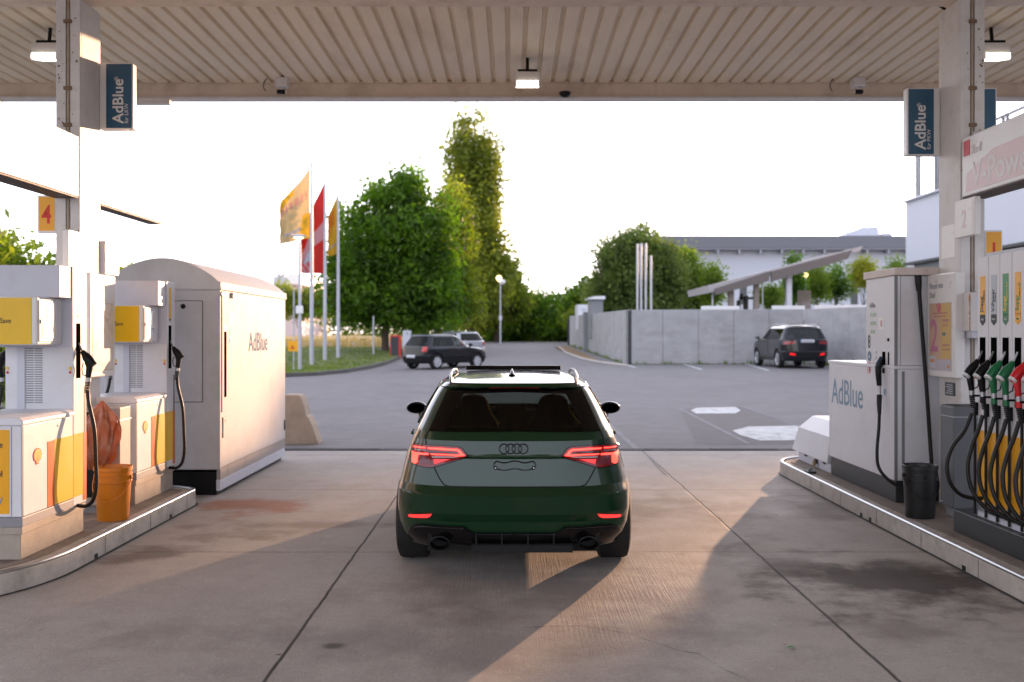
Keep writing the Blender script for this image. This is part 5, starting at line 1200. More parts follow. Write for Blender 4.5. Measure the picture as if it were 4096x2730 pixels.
    if plate:
        pp = c.patch('number_plate', [(-.26, pz), (.26, pz), (.26, pz+.11), (-.26, pz+.11)], 'rear', M_plate, rt, .012, .06)
        if dims == 'suv':
            c.patch('plate_band', [(-.26, pz), (-.22, pz), (-.22, pz+.11), (-.26, pz+.11)], 'rear', M_txt_b, pp, .014, .06)
            for k in range(9): c.patch('plate_mark', [(-.19+k*.046, pz+.025), (-.165+k*.046, pz+.025), (-.165+k*.046, pz+.085), (-.19+k*.046, pz+.085)], 'rear', mat('plate_grey_mark', (.30, .27, .28), .5), pp, .0145, .06)
    MB().tube([(0, rs+.3, H-.02), (0, rs+.22, H+.16)], [.008, .004], 6).build('antenna', M_black, rt)
    MB().box(-W*.7, W*.7, 1.0, 1.12, .4, gb-.02).box(-.55*W-.22, -.55*W+.22, yc-.55, yc-.4, .4, gb+.22).box(.55*W-.22, .55*W+.22, yc-.55, yc-.4, .4, gb+.22).build('seats', M_seat, rt, bevel=.05)
    rt.location = loc; rt.rotation_euler.z = R(yaw); return rt
dims_ = {'small': dict(belt=.635, hood=.62, rear=.42, ws=.62), 'suv': dict(belt=.655, hood=.66, rear=.36, ws=.62), 'wagon': dict(belt=.62, hood=.60, rear=.45, ws=.75)}
def place(px, py, d): x = WX(px, d); return (x, d, gz(x, d))
M_pk = paint('black_car_paint', (.012, .012, .015), .2, .3); M_pn = paint('dark_suv_paint', (.010, .011, .014), .2, .3); M_ps = paint('silver_car_paint', (.42, .43, .46), .6, .3)
# small three-door: rear corner at D(925..970, 848), heading away to the right
simple_car('car', 'small black three-door hatchback parked side-on by the lawn', 3.9, .82, 1.46, M_pk, (WX(943, 40.6), 40.6, gz(-4, 41)-.0), -43, 'small', lights='tall', clad=True, rim=mat('silver_wheel_cover', (.62, .62, .64), .4, metal=.2))
simple_car('car', 'silver estate car parked behind the small black hatchback', 4.4, .82, 1.36, M_ps, (WX(1090, 50), 50.5, gz(-2, 50)), 34, 'wagon', lights='tall')
simple_car('car', 'black crossover parked facing the concrete wall on the right', 4.4, .91, 1.64, M_pn, (WX(1857, 37.0), 37.0, gz(11, 37)), 3, 'suv', lights='wide', plate_z=.98)
# ------------------------------------------------------------------ concrete wall with the yard behind it
def wall_seg(name, label, a, b, zt_a, zt_b, zb_a, zb_b, th, panel, skip_first=False):
    A = Vector(a); B = Vector(b); t = (B-A); Ln = t.length; t.normalize(); nn = Vector((-t.y, t.x)); k = max(1, round(Ln/panel))
    root = thing(name, label, 'wall', (A.x, A.y, zb_a))
    for i in range(k):
        p = A+t*(Ln*i/k+.006); q = A+t*(Ln*(i+1)/k-.006); f0 = i/k; f1 = (i+1)/k; mb = MB()
        vs = []
        for (r_, f) in ((p, f0), (q, f1)):
            for o_ in (0, th):
                for z in (zb_a+(zb_b-zb_a)*f-.4, zt_a+(zt_b-zt_a)*f): vs.append((r_.x+nn.x*o_, r_.y+nn.y*o_, z))
        mb.add(vs, [(0, 1, 5, 4), (2, 6, 7, 3), (1, 3, 7, 5), (0, 4, 6, 2), (0, 2, 3, 1), (4, 5, 7, 6)])
        mb.build('wall_panel', M_wallc, root, bevel=.015, fixn=True)
    mb = MB()
    vs = []
    for (r_, f) in ((A, 0), (B, 1)):
        for o_ in (math.copysign(.03, th), th-math.copysign(.03, th)):
            for z in (zb_a+(zb_b-zb_a)*f-.4, zt_a+(zt_b-zt_a)*f-.02): vs.append((r_.x+nn.x*o_, r_.y+nn.y*o_, z))
    mb.add(vs, [(0, 1, 5, 4), (2, 6, 7, 3), (1, 3, 7, 5), (0, 4, 6, 2), (0, 2, 3, 1), (4, 5, 7, 6)]); mb.build('wall_core', M_dgrey, root, fixn=True)
    return root
D0 = 42.0
cA = (WX(1441, D0), D0); cB = (WX(1848, D0+.6), D0+.6); cC = (WX(2030, 37.0), 37.0); cF = (WX(1309, 70), 70.0)
wall_seg('concrete_wall', 'long grey panelled concrete wall behind the parked black crossover', cA, cB, 2.76, 2.80, .42, .45, .22, 1.40)
wall_seg('concrete_wall', 'short grey concrete wall running towards the camera right of the crossover', cB, cC, 2.80, 2.78, .42, .40, .22, 1.1)
wall_seg('concrete_wall', 'grey concrete wall receding beside the service road', cA, cF, 2.76, 2.98, .42, .93, -.22, 28)
# dark pilaster on the receding wall and things on top
def on_wall(px, d): return WX(px, d)
tag(MB().box(WX(1352, 58)-.30, WX(1352, 58)+.35, 57.6, 58.3, .3, 3.0).build('wall_pillar', M_mgrey, bevel=.02), 'dark grey pillar standing in the receding concrete wall', 'pillar')
t = thing('container', 'small white box unit with a faint mark behind the receding wall', 'box', (WX(1338, 64), 64, 2.4))
xb = WX(1326, 64); xe = WX(1353, 64); MB().box(xb, xe, 63.6, 66, 2.0, WZ(701, 64)).build('housing', M_white, t, bevel=.03)
MB().box(xb+.25, xe-.2, 63.57, 63.6, WZ(715, 64), WZ(709, 64)).build('mark', M_lgrey, t)
t = thing('ventilation_unit', 'grey box unit with a tilted white lid beside the pillar', 'unit', (WX(1370, 56), 56, 2.2))
MB().box(WX(1355, 56), WX(1384, 56), 55.5, 57.5, 1.5, WZ(690, 56)).build('housing', M_mgrey, t, bevel=.02)
xb, xe = WX(1348, 56), WX(1388, 56); z_ = WZ(690, 56)
MB().prism([(xb, z_+.08), (xb, z_+.02), (xe, z_+.02), (xe, z_+.2), (xb+.35, z_+.18)], 55.3, 57.6, 'y').build('tilted_lid', M_white, t)
tag(MB().box(WX(1305, 72), WX(1309, 72)+.1, 71.5, 72.5, .8, 2.8).build('gate_post', M_dgrey), 'dark post at the far end of the receding wall', 'post')
# four steel flue pipes
t = thing('flue_pipes', 'cluster of four tall steel flue pipes behind the concrete wall', 'pipes', (WX(1482, 44.5), 44.5, .5))
for px, top in ((1465, 561), (1473.5, 560), (1484, 560), (1496, 588)):
    MB().tube([(WX(px, 44.5), 44.5, .4), (WX(px, 44.5), 44.5, WZ(top, 44.5))], .055, 12).build('pipe', M_galv, t, smooth=50)
mb = MB()
for z in (4.6, 5.6, 6.6): mb.box(WX(1465, 44.5), WX(1496, 44.5), 44.53, 44.56, z/1.6, z/1.6+.04)
mb.build('pipe_bracket', M_dgrey, t)

mb = MB()
for a, b_ in ((cA, cB), (cB, cC), (cA, cF)):
    for k in range(260 if b_ != cF else 400):
        f = random.random()**.8; x = a[0]+(b_[0]-a[0])*f+random.uniform(-.12, .05); y = a[1]+(b_[1]-a[1])*f-random.uniform(.02, .16); h = random.uniform(.04, .16)*(1.5 if math.sin(f*40+a[0]) > .4 else .5); z = gz(x, y)
        q = random.uniform(.01, .03); mb.add([(x-q, y, z), (x+q, y, z), (x+random.uniform(-.06, .06), y-.03, z+h)], [(0, 1, 2)])
tag(mb.build('weeds', L_grass), 'thin line of weeds growing along the foot of the concrete wall', 'weeds', kind='stuff')
# upper yard ground behind the wall
tag(MB().box(cA[0]+.3, 60, D0+1.2, 130, 1.4, 2.35).build('upper_yard', M_asph), kind='structure')
# warehouse
dW = 115.0
t = thing('warehouse', 'long white industrial hall with a dark grey roof band', 'building', (WX(1800, dW), dW, 1))
M_hall = mat('hall_cladding', (.52, .53, .58), .5, var=.03, vs=.2); M_hroof = mat('hall_roof_grey', (.17, .17, .19), .7, var=.05, vs=.2)
xa = WX(1597, dW); xz = WX(2420, dW)
MB().box(xa, xz, dW, dW+40, .8, WZ(572, dW)).build('wall', M_hall, t)
rf = MB().prism([(WX(1480, dW), WZ(545, dW)), (WX(1508, dW), WZ(572, dW)), (WX(1508, dW), WZ(573, dW)), (xz, WZ(573, dW)), (xz, WZ(545, dW))], dW-1.5, dW+42, 'y').build('roof', M_hroof, t)
MB().box(WX(1505, dW), xa, dW+2, dW+40, .8, WZ(572, dW)).build('wall', mat('hall_dark_wall', (.12, .12, .13), .7), t)
mb = MB()
for k in range(11):
    px = 1597+k*48.5; mb.box(WX(px, dW)-.10, WX(px, dW)+.10, dW-1.2, dW-.02, WZ(584, dW), WZ(571, dW))
mb.box(xa, xz, dW-1.35, dW-1.15, WZ(576, dW), WZ(573.5, dW)); mb.build('roof_bracket', mat('bracket_grey', (.40, .40, .45), .5), t)
mb = MB()
for px in (1700, 1955, 2030): MB().box(WX(px, dW), WX(px+16, dW), dW-.06, dW-.01, WZ(700, dW), WZ(640, dW)).build('window', mat('dark_pane', (.05, .055, .065), .15), t)
mb = MB().prism([(WX(1959, dW), WZ(546, dW)), (WX(1966, dW), WZ(531, dW)), (WX(1990, dW), WZ(523, dW)), (WX(2003, dW), WZ(516, dW)), (WX(2041, dW), WZ(515, dW)), (WX(2043, dW), WZ(546, dW))], dW+3, dW+9, 'y'); mb.build('roof_unit', M_lgrey, rf)
MB().box(WX(2051, dW), WX(2072, dW), dW+3, dW+8, WZ(546, dW), WZ(529, dW)).build('roof_unit', M_lgrey, rf)
# shelter with sloping roof in the yard
dS = 62.0
t = thing('shelter', 'open car shelter with a long sloping roof on brown posts', 'shelter', (WX(1800, dS), dS, 2.3))
def sp(px, py, d=dS): return (WX(px, d), WZ(py, d))
dq = 50.0
pA, pB = sp(1628, 657, dq), sp(1983, 566, dq)
MB().prism([pA, (pB[0], pB[1]), (pB[0]-.15, pB[1]-.26), (pA[0]+.05, pA[1]-.36)], dq, dq+6, 'y').build('roof', mat('shelter_roof', (.40, .37, .37), .6, var=.1), t)
MB().prism([(pA[0]+.3, pA[1]-.15), (sp(1765, 624, dq)[0], sp(1765, 624, dq)[1]-.02), (sp(1765, 624, dq)[0], sp(1765, 624, dq)[1]-.50), (pA[0]+.3, pA[1]-.48)], dq-.25, dq-.02, 'y').prism([(sp(1770, 625, dq)), (sp(1955, 576, dq)), (sp(1945, 596, dq)), (sp(1770, 649, dq))], dq-.25, dq-.02, 'y').build('roof_beam', mat('shelter_beam', (.14, .12, .11), .6), t)
for a, b, c, m_ in ((1678, 1690, 645, 'p'), (1737, 1748, 630, 'p'), (1812, 1824, 618, 'q')):
    MB().box(WX(a, dq), WX(b, dq), dq+.3, dq+.6, 2.2, WZ(c, dq)).build('post', mat('shelter_post_brown', (.25, .21, .18), .7) if m_ == 'p' else M_lgrey, t)
MB().box(WX(1639, dq), WX(1642, dq), dq+.3, dq+.36, 2.2, WZ(655, dq)).build('thin_post', M_galv, t); MB().box(WX(1755, dq), WX(1757.5, dq), dq+.3, dq+.36, 2.2, WZ(630, dq)).build('thin_post', M_galv, t)
# machinery silhouette, fence panel, white kerb barrier
t = thing('pallet_truck', 'dark parked machine under the sloping shelter', 'machine', (WX(1710, 54), 54, 2.35))
MB().box(WX(1696, 54), WX(1702, 54), 54, 54.4, 2.35, WZ(690, 54)).box(WX(1712, 54), WX(1720, 54), 54, 54.5, 2.35, WZ(680, 54)).box(WX(1700, 54), WX(1745, 54), 54.1, 54.3, WZ(688, 54), WZ(683, 54)).box(WX(1703, 54), WX(1709, 54), 54.1, 54.4, WZ(690, 54), WZ(675, 54)).build('machine_frame', M_dgrey, t, bevel=.03)
for a, b, y0_, lab in ((1612, 1700, 704, 'low white barrier on top of the concrete wall left of the shelter posts'), (1775, 1850, 703, 'low white barrier behind the wall between the shelter posts'), (1873, 2010, 702, 'long low white barrier behind the wall right of the shelter')):
    z_ = WZ(y0_, 48); tag(MB().box(WX(a, 48), WX(b, 48), 48, 48.2, 2.33, z_+.0).build('barrier', M_signw, bevel=.03), lab, 'barrier', 'white barriers along the upper yard')
t = thing('fence_panel', 'section of grey wooden fence in the upper yard', 'fence', (WX(1840, 56), 56, 2.3))
mb = MB()
for k in range(6): mb.box(WX(1833, 56)+k*.13, WX(1833, 56)+k*.13+.10, 56, 56.04, 2.3, WZ(668, 56))
mb.build('board', mat('weathered_board', (.30, .25, .22), .8, var=.2), t)

# building on the right with glass balustrade
t = thing('office_building', 'pale lavender building with glass balustrade at the right edge', 'building', (20, 22, 0))
XB = 17.0; M_off = mat('lavender_render', (.56, .57, .63), .5, var=.03, vs=.5); FY = 43.0
MB().box(XB, 30, 4, FY, 4.80, 7.40).build('upper_wall', M_off, t, bevel=.02)
MB().box(XB-.15, 30, 3.9, FY+.15, 7.40, 7.48).build('parapet_cap', M_lgrey, t); MB().box(XB-.06, 30, 3.9, FY+.05, 4.70, 4.80).build('soffit_edge', M_dgrey, t)
MB().box(XB+.25, 30, 4, FY-.3, -.02, 4.70).build('ground_floor', mat('shop_front', (.20, .21, .24), .3), t)
mb = MB(); yy = 6.0; M_gb = mat('window_frame_grey', (.20, .20, .22), .4, metal=.4)
gy = [42.5, 42.2, 40.6, 40.3, 38.5, 36.7, 36.4, 35.0, 34.7, 33.0, 31.0, 29.0, 26.0, 23.0, 20.0]
for y in gy: mb.box(XB+.25, XB+.34, y, y+.09, 7.48, 9.45)
mb.box(XB+.25, XB+.34, 8, 42.59, 7.52, 7.62).box(XB+.25, XB+.34, 8, 42.59, 9.36, 9.46); fr = mb.build('balustrade_frame', M_gb, t)
MB().box(XB+.28, XB+.29, 8, 42.5, 7.62, 9.36).build('balustrade_glass', glass('rail_glass', (.85, .88, .88)), fr)
# another light building / shop beyond right fascia sign
# ------------------------------------------------------------------ lamps, flags, posts at left
def street_lamp(px, d, top, label, glow=True, head='flat'):
    x = WX(px, d); z0 = gz(x, d)+(.1 if d < 60 and x < -5 else 0); zt = WZ(top, d)
    t = thing('street_lamp', label, 'street lamp', (x, d, z0), 'street lamps')
    MB().tube([(x, d, z0-.1), (x, d, z0+1.1), (x, d, zt-.25)], [.075, .07, .045], 12).build('pole', M_alu, t, smooth=50)
    if head == 'flat':
        MB().lathe([(.0, .06), (.16, .05), (.30, .0), (.26, -.05), (.05, -.09)], (x-.05, d, zt), 'z', 20).build('lamp_head', M_lgrey, t, smooth=40, fixn=True)
        MB().lathe([(.22, -.055), (.12, -.085), (0, -.09)], (x-.05, d, zt), 'z', 16).build('bulb', mat('warm_lamp', (1, .82, .45), .4, emit=1.3), t, fixn=True)
        MB().box(x-.14, x+.14, d-.09, d-.06, z0+2.15, z0+2.45).build('sign_plate', M_signw, t, bevel=.02)
    else:
        MB().lathe([(.0, .22), (.14, .18), (.22, .05), (.2, -.08), (.08, -.2), (.05, -.25)], (x-.12, d, zt), 'z', 18).build('bulb', mat('warm_lamp2', (1, .74, .28), .4, emit=.6), t, smooth=60, fixn=True)
        MB().lathe([(.0, .2), (.2, .14), (.26, 0), (.2, -.16), (.05, -.24)], (x+.14, d-.02, zt-.28), 'z', 18).build('globe', M_signw, t, smooth=60, fixn=True)
        MB().box(x-.12, x+.12, d-.09, d-.06, z0+1.85, z0+2.2).build('sign_plate', M_lgrey, t, bevel=.02)
    return t
street_lamp(689, 38, 543, 'lit street lamp in front of the yellow flag at left')
street_lamp(1150, 78, 640, 'lit street lamp with a white globe at the end of the service road', head='globe')
# lamp behind the wall
x = WX(1851, 70); t = thing('street_lamp', 'lit round street lamp behind the wall above the black crossover', 'street lamp', (x, 70, 2.3), 'street lamps')
MB().tube([(x, 70, 2.2), (x, 70, WZ(636, 70))], .05, 8).build('pole', M_alu, t); MB().lathe([(0, .17), (.15, .1), (.18, 0), (.15, -.1), (0, -.17)], (x, 70, WZ(633, 70)), 'z', 16).build('bulb', mat('warm_lamp2', (1, .74, .28), .4, emit=.6), t, smooth=60, fixn=True)

def flag(px, d, top, base_px, quad, cols, label, catg='flags'):
    """quad: 4 silhouettes columns of (px,py) from pole outwards for top and bottom edge"""
    x = WX(px, d); z0 = gz(x, d)+.1; zt = WZ(top, d)
    t = thing('flagpole', label[0], 'flagpole', (x, d, z0), 'flagpoles on the lawn')
    MB().tube([(x, d, z0-.1), (x, d, z0+3), (x, d, zt)], [.095, .08, .045], 14).build('pole', M_alu, t, smooth=50)
    MB().lathe([(.0, .05), (.05, .02), (.05, -.03), (0, -.05)], (x, d, zt+.04), 'z', 12).build('finial', M_alu, t, fixn=True)
    topc, botc = quad
    def fn(u, v):
        k = u*(len(topc)-1); i = min(int(k), len(topc)-2); f = k-i
        tx = topc[i][0]*(1-f)+topc[i+1][0]*f; ty = topc[i][1]*(1-f)+topc[i+1][1]*f; bx = botc[i][0]*(1-f)+botc[i+1][0]*f; by = botc[i][1]*(1-f)+botc[i+1][1]*f
        wv = .18*math.sin(u*7+v*3)*u+.10*math.sin(u*13-v*6)*u+.05*math.sin(v*17+u*4)*u
        dd = d+.08*u+wv
        return (WX(tx*(1-v)+bx*v, d), dd, WZ(ty*(1-v)+by*v, d))
    mb = MB(); nu, nv = 44, 60; mb.grid(fn, nu, nv)
    mb.mi = [cols[1]((i+.5)/nu, (j+.5)/nv) for j in range(nv) for i in range(nu)]
    fl_ = mb.build('flag', cols[0], None, smooth=60); tag(fl_, label[1], 'flag', 'flags')
def cloth(name, c): 
    return mat(name, c, .7, var=.04, vs=2, trans=tuple(min(1, a*1.1) for a in c))
C_py = cloth('pale_yellow_cloth', (.42, .31, .15)); C_y = cloth('yellow_cloth', (.46, .26, .01)); C_or = cloth('orange_cloth', (.46, .15, .008)); C_r = cloth('red_cloth', (.45, .015, .010)); C_pk = cloth('pink_cloth', (.42, .20, .22)); C_w = cloth('grey_white_cloth', (.34, .35, .42)); C_rt = cloth('rose_print', (.42, .20, .15)); C_bl = cloth('blue_grey_print', (.24, .24, .29))
def c1(u, v):
    if u > .42 and v < .14+.12*(u-.42): return 1
    if .28 < v+.12*u < .42 and .08 < u < .95 and int(u*22) % 3 != 0: return 2
    if u < .34-.3*(1-v) and v > .62: return 1
    if .80 < v < .85 and .2 < u < .85: return 3
    return 0
flag(716, 42, 377, 846, ([(712, 386), (690, 415), (665, 442), (648, 462), (640, 480)], [(711, 549), (695, 549), (676, 554), (656, 558), (641, 562)]), ([C_py, C_y, C_rt, C_bl], c1),
     ('tallest pale grey flagpole, left of three', 'large pale yellow flag with faint red lettering, leftmost'))
def c2(u, v):
    if v < .38: return 0
    if ((u-.62)/.20)**2+((v-.70)/.085)**2 < 1: return 2
    if v < .62-.0 and u > (v-.38)*-1.6+.48: return 1
    if v >= .62 and u > .55: return 1 if int((u+v)*17) % 3 else 0
    if .42 < v < .62 and u < .6-(v-.42)*2.2: return 1
    return 0
flag(746.5, 46, 411, 838, ([(745, 421), (730, 450), (714, 482), (700, 530), (684, 572)], [(744, 630), (730, 629), (714, 628), (700, 629), (685, 626)]), ([C_r, C_pk, C_w], c2),
     ('middle grey flagpole of three', 'red flag with a pink band and pale disc, between the two yellow flags'))
def c3(u, v):
    if u > .25 and .10 < v < .42: return 2
    if v > .80 and v < .84: return 3
    return 0 if u < .6 or v > .5 else 1
flag(777, 48.5, 429, 832, ([(775, 449), (768, 465), (761, 480), (755, 497), (752, 508)], [(774, 584), (768, 586), (762, 588), (756, 588), (752, 589)]), ([C_y, C_or, C_or, C_bl], c3),
     ('rightmost grey flagpole of three', 'narrow orange yellow flag with a shell-like shape, rightmost'))
def post(px, d, y1_, label, r_=.03):
    x = WX(px, d); z0 = gz(x, d); tag(MB().tube([(x, d, z0-.05), (x, d, WZ(y1_, d))], r_, 8).build('post', M_alu, smooth=50), label, 'post')
post(675, 45, 668, 'thin grey post left of the street lamp on the lawn'); post(858, 52, 727, 'thin grey post on the lawn before the big dark tree', .04)
t = thing('small_sign', 'small yellow and orange sign low on the lawn beside the white cabinet', 'sign', (WX(673, 36.5), 36.5, .3))
MB().box(WX(662, 36.5), WX(684, 36.5), 36.5, 36.54, WZ(808, 36.5), WZ(784, 36.5)).build('sign_plate', M_amber, t); MB().box(WX(672.5, 36.5), WX(674.5, 36.5), 36.55, 36.6, .2, WZ(800, 36.5)).build('stake', M_alu, t)
shape('sign_mark', [(0, 0), (.16, 0), (.13, .12), (.04, .14)], M_orange, t, (WX(667, 36.5), 36.498, WZ(803, 36.5)), (1, 0, 0), (0, 0, 1), .002)
t = thing('waste_box', 'black box with a red frame under the big dark tree', 'box', (WX(908, 50), 50, .55)); x0, x1 = WX(896, 50), WX(920, 50)
MB().box(x0, x1, 50, 50.4, .5, WZ(771, 50)).build('frame', M_red, t); MB().box(x0+.05, x1-.10, 49.97, 50, .55, WZ(771, 50)-.08).build('panel', M_dgrey, t)
t = thing('service_box', 'pale grey electrical box right of the red framed box', 'box', (WX(935, 54), 54, .6)); MB().box(WX(925, 54), WX(944, 54), 54, 54.5, .5, WZ(760, 54)).build('housing', M_lgrey, t, bevel=.02)
t = thing('info_panel', 'grey low information panel behind the small black car', 'panel', (WX(1016, 58), 58, .7)); MB().box(WX(996, 58), WX(1037, 58), 58, 58.1, .6, WZ(757, 58)).build('board', mat('info_grey', (.26, .27, .31), .5), t); MB().box(WX(1006, 58), WX(1014, 58), 57.97, 58, WZ(767, 58), WZ(764, 58)).build('mark', M_redp, t)
# lattice mast far away
t = thing('radio_mast', 'faint thin lattice mast far away above the hedge', 'mast', (WX(1298, 420), 420, 1)); x = WX(1298, 420)
mb = MB().tube([(x-.7, 420, 1), (x-.1, 420, WZ(606, 420))], .12, 5).tube([(x+.7, 420, 1), (x+.1, 420, WZ(606, 420))], .12, 5)
for k in range(14): z = 4+k*2; q = .7-.6*k/14; mb.tube([(x-q, 420, z), (x+q, 420, z+1.9)], .07, 4)
mb.build('lattice', mat('pale_mast', (.55, .50, .52), .6), t)
# far factory at left
t = thing('factory', 'pale grey factory with roof stacks far away beyond the white cabinet', 'building', (WX(672, 190), 190, 1)); q = 190.0
MB().box(WX(628, q), WX(668, q), q, q+30, 0, WZ(636, q)).build('wall', M_hall, t); MB().box(WX(668, q), WX(704, q), q-4, q+25, 0, WZ(668, q)).build('wall', mat('pink_wall', (.62, .50, .50), .6), t)
MB().box(WX(668, q), WX(700, q), q-3, q+20, WZ(655, q), WZ(632, q)).build('silo', M_signw, t)
MB().box(WX(636, q), WX(641, q), q, q+4, WZ(636, q), WZ(627, q)).box(WX(648, q), WX(654, q), q, q+4, WZ(636, q), WZ(628, q)).build('roof_stack', M_hall, t)
t = thing('street_lamp', 'thin tall street lamp far away above the white cabinet', 'street lamp', (WX(475, 120), 120, 1), 'street lamps'); x = WX(475, 120)
MB().tube([(x, 120, 1), (x, 120, WZ(574, 120)), (x+.1, 120, WZ(571, 120)), (x+.9, 120, WZ(570, 120))], .07, 6).build('pole', M_alu, t)

# ------------------------------------------------------------------ trees
def crown(blobs, n_leaf, size, m, name, parent, fuzz=.22, seed=0, hollow=.35, csz=None):
    g = np.random.default_rng(seed); vol = np.array([b[3]*b[4]*b[5] for b in blobs])**.75; vol = vol/vol.sum()
    nc = max(20, n_leaf//26); which = g.choice(len(blobs), nc, p=vol); B = np.array(blobs)[which]
    v = g.normal(size=(nc, 3)); v /= np.linalg.norm(v, axis=1)[:, None]; r_ = (hollow+(1-hollow)*g.random(nc)**.55)[:, None]
    # lumpy radius
    lump = 1+fuzz*(np.sin(v[:, 0]*5+B[:, 0]*3)+np.sin(v[:, 1]*6+B[:, 2])+np.sin(v[:, 2]*7+B[:, 1]))[:, None]/2
    C = B[:, :3]+v*r_*lump*B[:, 3:6]
    sc_ = 2.2/max(1e-3, float(np.mean([b[3] for b in blobs])))
    gap = np.sin(C[:, 0]*sc_*1.3+1)+np.sin(C[:, 1]*sc_*1.1+2)+np.sin(C[:, 2]*sc_*1.7)+.8*np.sin(C[:, 0]*sc_*3.1+C[:, 2]*sc_*2.3)
    keep = (gap > -1.25) | (g.random(nc) < .25); C = C[keep]; nc = len(C); cs = (csz if csz else size*3.0)
    k = n_leaf//nc; P = np.repeat(C, k, axis=0)+g.normal(size=(nc*k, 3))*cs*np.array([1, 1, .75]); n_ = len(P)
    a = g.normal(size=(n_, 3)); a /= np.linalg.norm(a, axis=1)[:, None]; b = g.normal(size=(n_, 3)); b -= a*(a*b).sum(1)[:, None]; b /= np.linalg.norm(b, axis=1)[:, None]
    s_ = (size*(.45+1.1*g.random(n_)**1.5))[:, None]; V = np.empty((n_*4, 3)); V[0::4] = P-a*s_; V[1::4] = P-b*s_*.45; V[2::4] = P+a*s_; V[3::4] = P+b*s_*.45
    off = np.array(BASE[parent.name]) if parent else 0; V = V-off
    me = bpy.data.meshes.new(name); me.vertices.add(n_*4); me.vertices.foreach_set('co', V.ravel()); me.loops.add(n_*4); me.loops.foreach_set('vertex_index', np.arange(n_*4, dtype=np.int32)); me.polygons.add(n_); me.polygons.foreach_set('loop_start', np.arange(0, n_*4, 4, dtype=np.int32)); me.update(calc_edges=True)
    me.materials.append(m); o = bpy.data.objects.new(name, me); COL.objects.link(o); o.parent = parent; BASE[o.name] = BASE[parent.name] if parent else Vector((0, 0, 0)); return o
def tree(name, label, cat, px, d, z0, tr, blobs_px, n_, size, m, group=None, seed=0, limbs=6, fuzz=.22, trunk_top=None, depth=1.0, hollow=.35):
    """blobs_px: (px, py, half width px, half height px, dy)"""
    x = WX(px, d); t = thing(name, label, cat, (x, d, z0), group); bl = []
    for b in blobs_px:
        a, c, rw, rh = b[:4]; dy = b[4] if len(b) > 4 else 0; s_ = d/F; bl.append((WX(a, d), d+dy, WZ(c, d), rw*s_, rw*s_*depth, rh*s_))
    cz = bl[0][2]; top = max(b[2] for b in bl); r_ = random.Random(seed)
    mb = MB(); tt = trunk_top or (top-z0)*.8+z0
    mb.tube([(x+r_.uniform(-.05, .05)*k, d, z0-.1+(tt-z0)*k/5) for k in range(6)], [tr*(1-.16*k) for k in range(6)], 10)
    for k in range(limbs):
        b = bl[k % len(bl)]; a = r_.uniform(0, 6.28); h0 = z0+(tt-z0)*(.25+.6*k/limbs); e = (b[0]+b[3]*.6*math.cos(a), b[1]+b[4]*.6*math.sin(a), b[2]+b[5]*r_.uniform(-.2, .5))
        mid = ((x+e[0])/2+r_.uniform(-.2, .2), (d+e[1])/2, (h0+e[2])/2+.1*abs(e[2]-h0)); mb.tube([(x, d, h0), mid, e], [tr*.45, tr*.28, tr*.08], 6)
    mb.build('trunk', M_bark, t, smooth=60)
    crown(bl, n_, size, m, 'crown', t, fuzz, seed+1, hollow)
    return t
tree('broadleaf_tree', 'large round dark green tree in the middle of the lawn', 'tree', 885, 56, .75, .22,
     [(905, 560, 100, 110), (850, 620, 85, 110), (960, 640, 80, 110, 1), (915, 470, 55, 60), (868, 455, 30, 42), (950, 440, 28, 50), (985, 530, 50, 70), (812, 520, 34, 60), (785, 590, 36, 50), (905, 690, 125, 62), (820, 700, 70, 45), (1015, 480, 24, 34), (1000, 700, 60, 60), (775, 640, 40, 90), (940, 420, 34, 40), (1010, 600, 40, 100)], 52000, .15, L_dark, seed=3, limbs=10, hollow=.25, fuzz=.36)
tree('broadleaf_tree', 'yellow green tree leaning against the right of the big dark tree', 'tree', 975, 62, .8, .20,
     [(1030, 600, 60, 110), (1040, 500, 45, 80), (1000, 660, 60, 80), (1060, 690, 45, 60), (980, 700, 60, 50)], 20000, .14, L_mid, seed=9, limbs=8)
tree('poplar_tree', 'tall narrow poplar rising above all other trees', 'tree', 1085, 84, 1.0, .4,
     [(1062, 325, 20, 46), (1098, 306, 17, 44), (1130, 345, 12, 46), (1048, 385, 24, 60), (1085, 390, 42, 84), (1122, 400, 25, 74), (1066, 470, 44, 74), (1108, 480, 38, 74), (1090, 570, 52, 80), (1050, 560, 30, 70), (1130, 560, 24, 50), (1110, 650, 62, 70), (1150, 620, 30, 50), (1085, 700, 60, 55), (1099, 266, 7, 16), (1066, 282, 7, 18), (1129, 300, 5, 16), (1050, 320, 7, 24)], 46000, .19, L_pop, seed=5, limbs=10, fuzz=.15, hollow=.2)
tree('broadleaf_tree', 'bushy mid green tree at the foot of the poplar', 'tree', 1140, 88, 1.0, .25,
     [(1130, 690, 60, 60), (1165, 650, 30, 50), (1180, 690, 45, 45), (1100, 720, 50, 40)], 14000, .18, L_mid, seed=6)
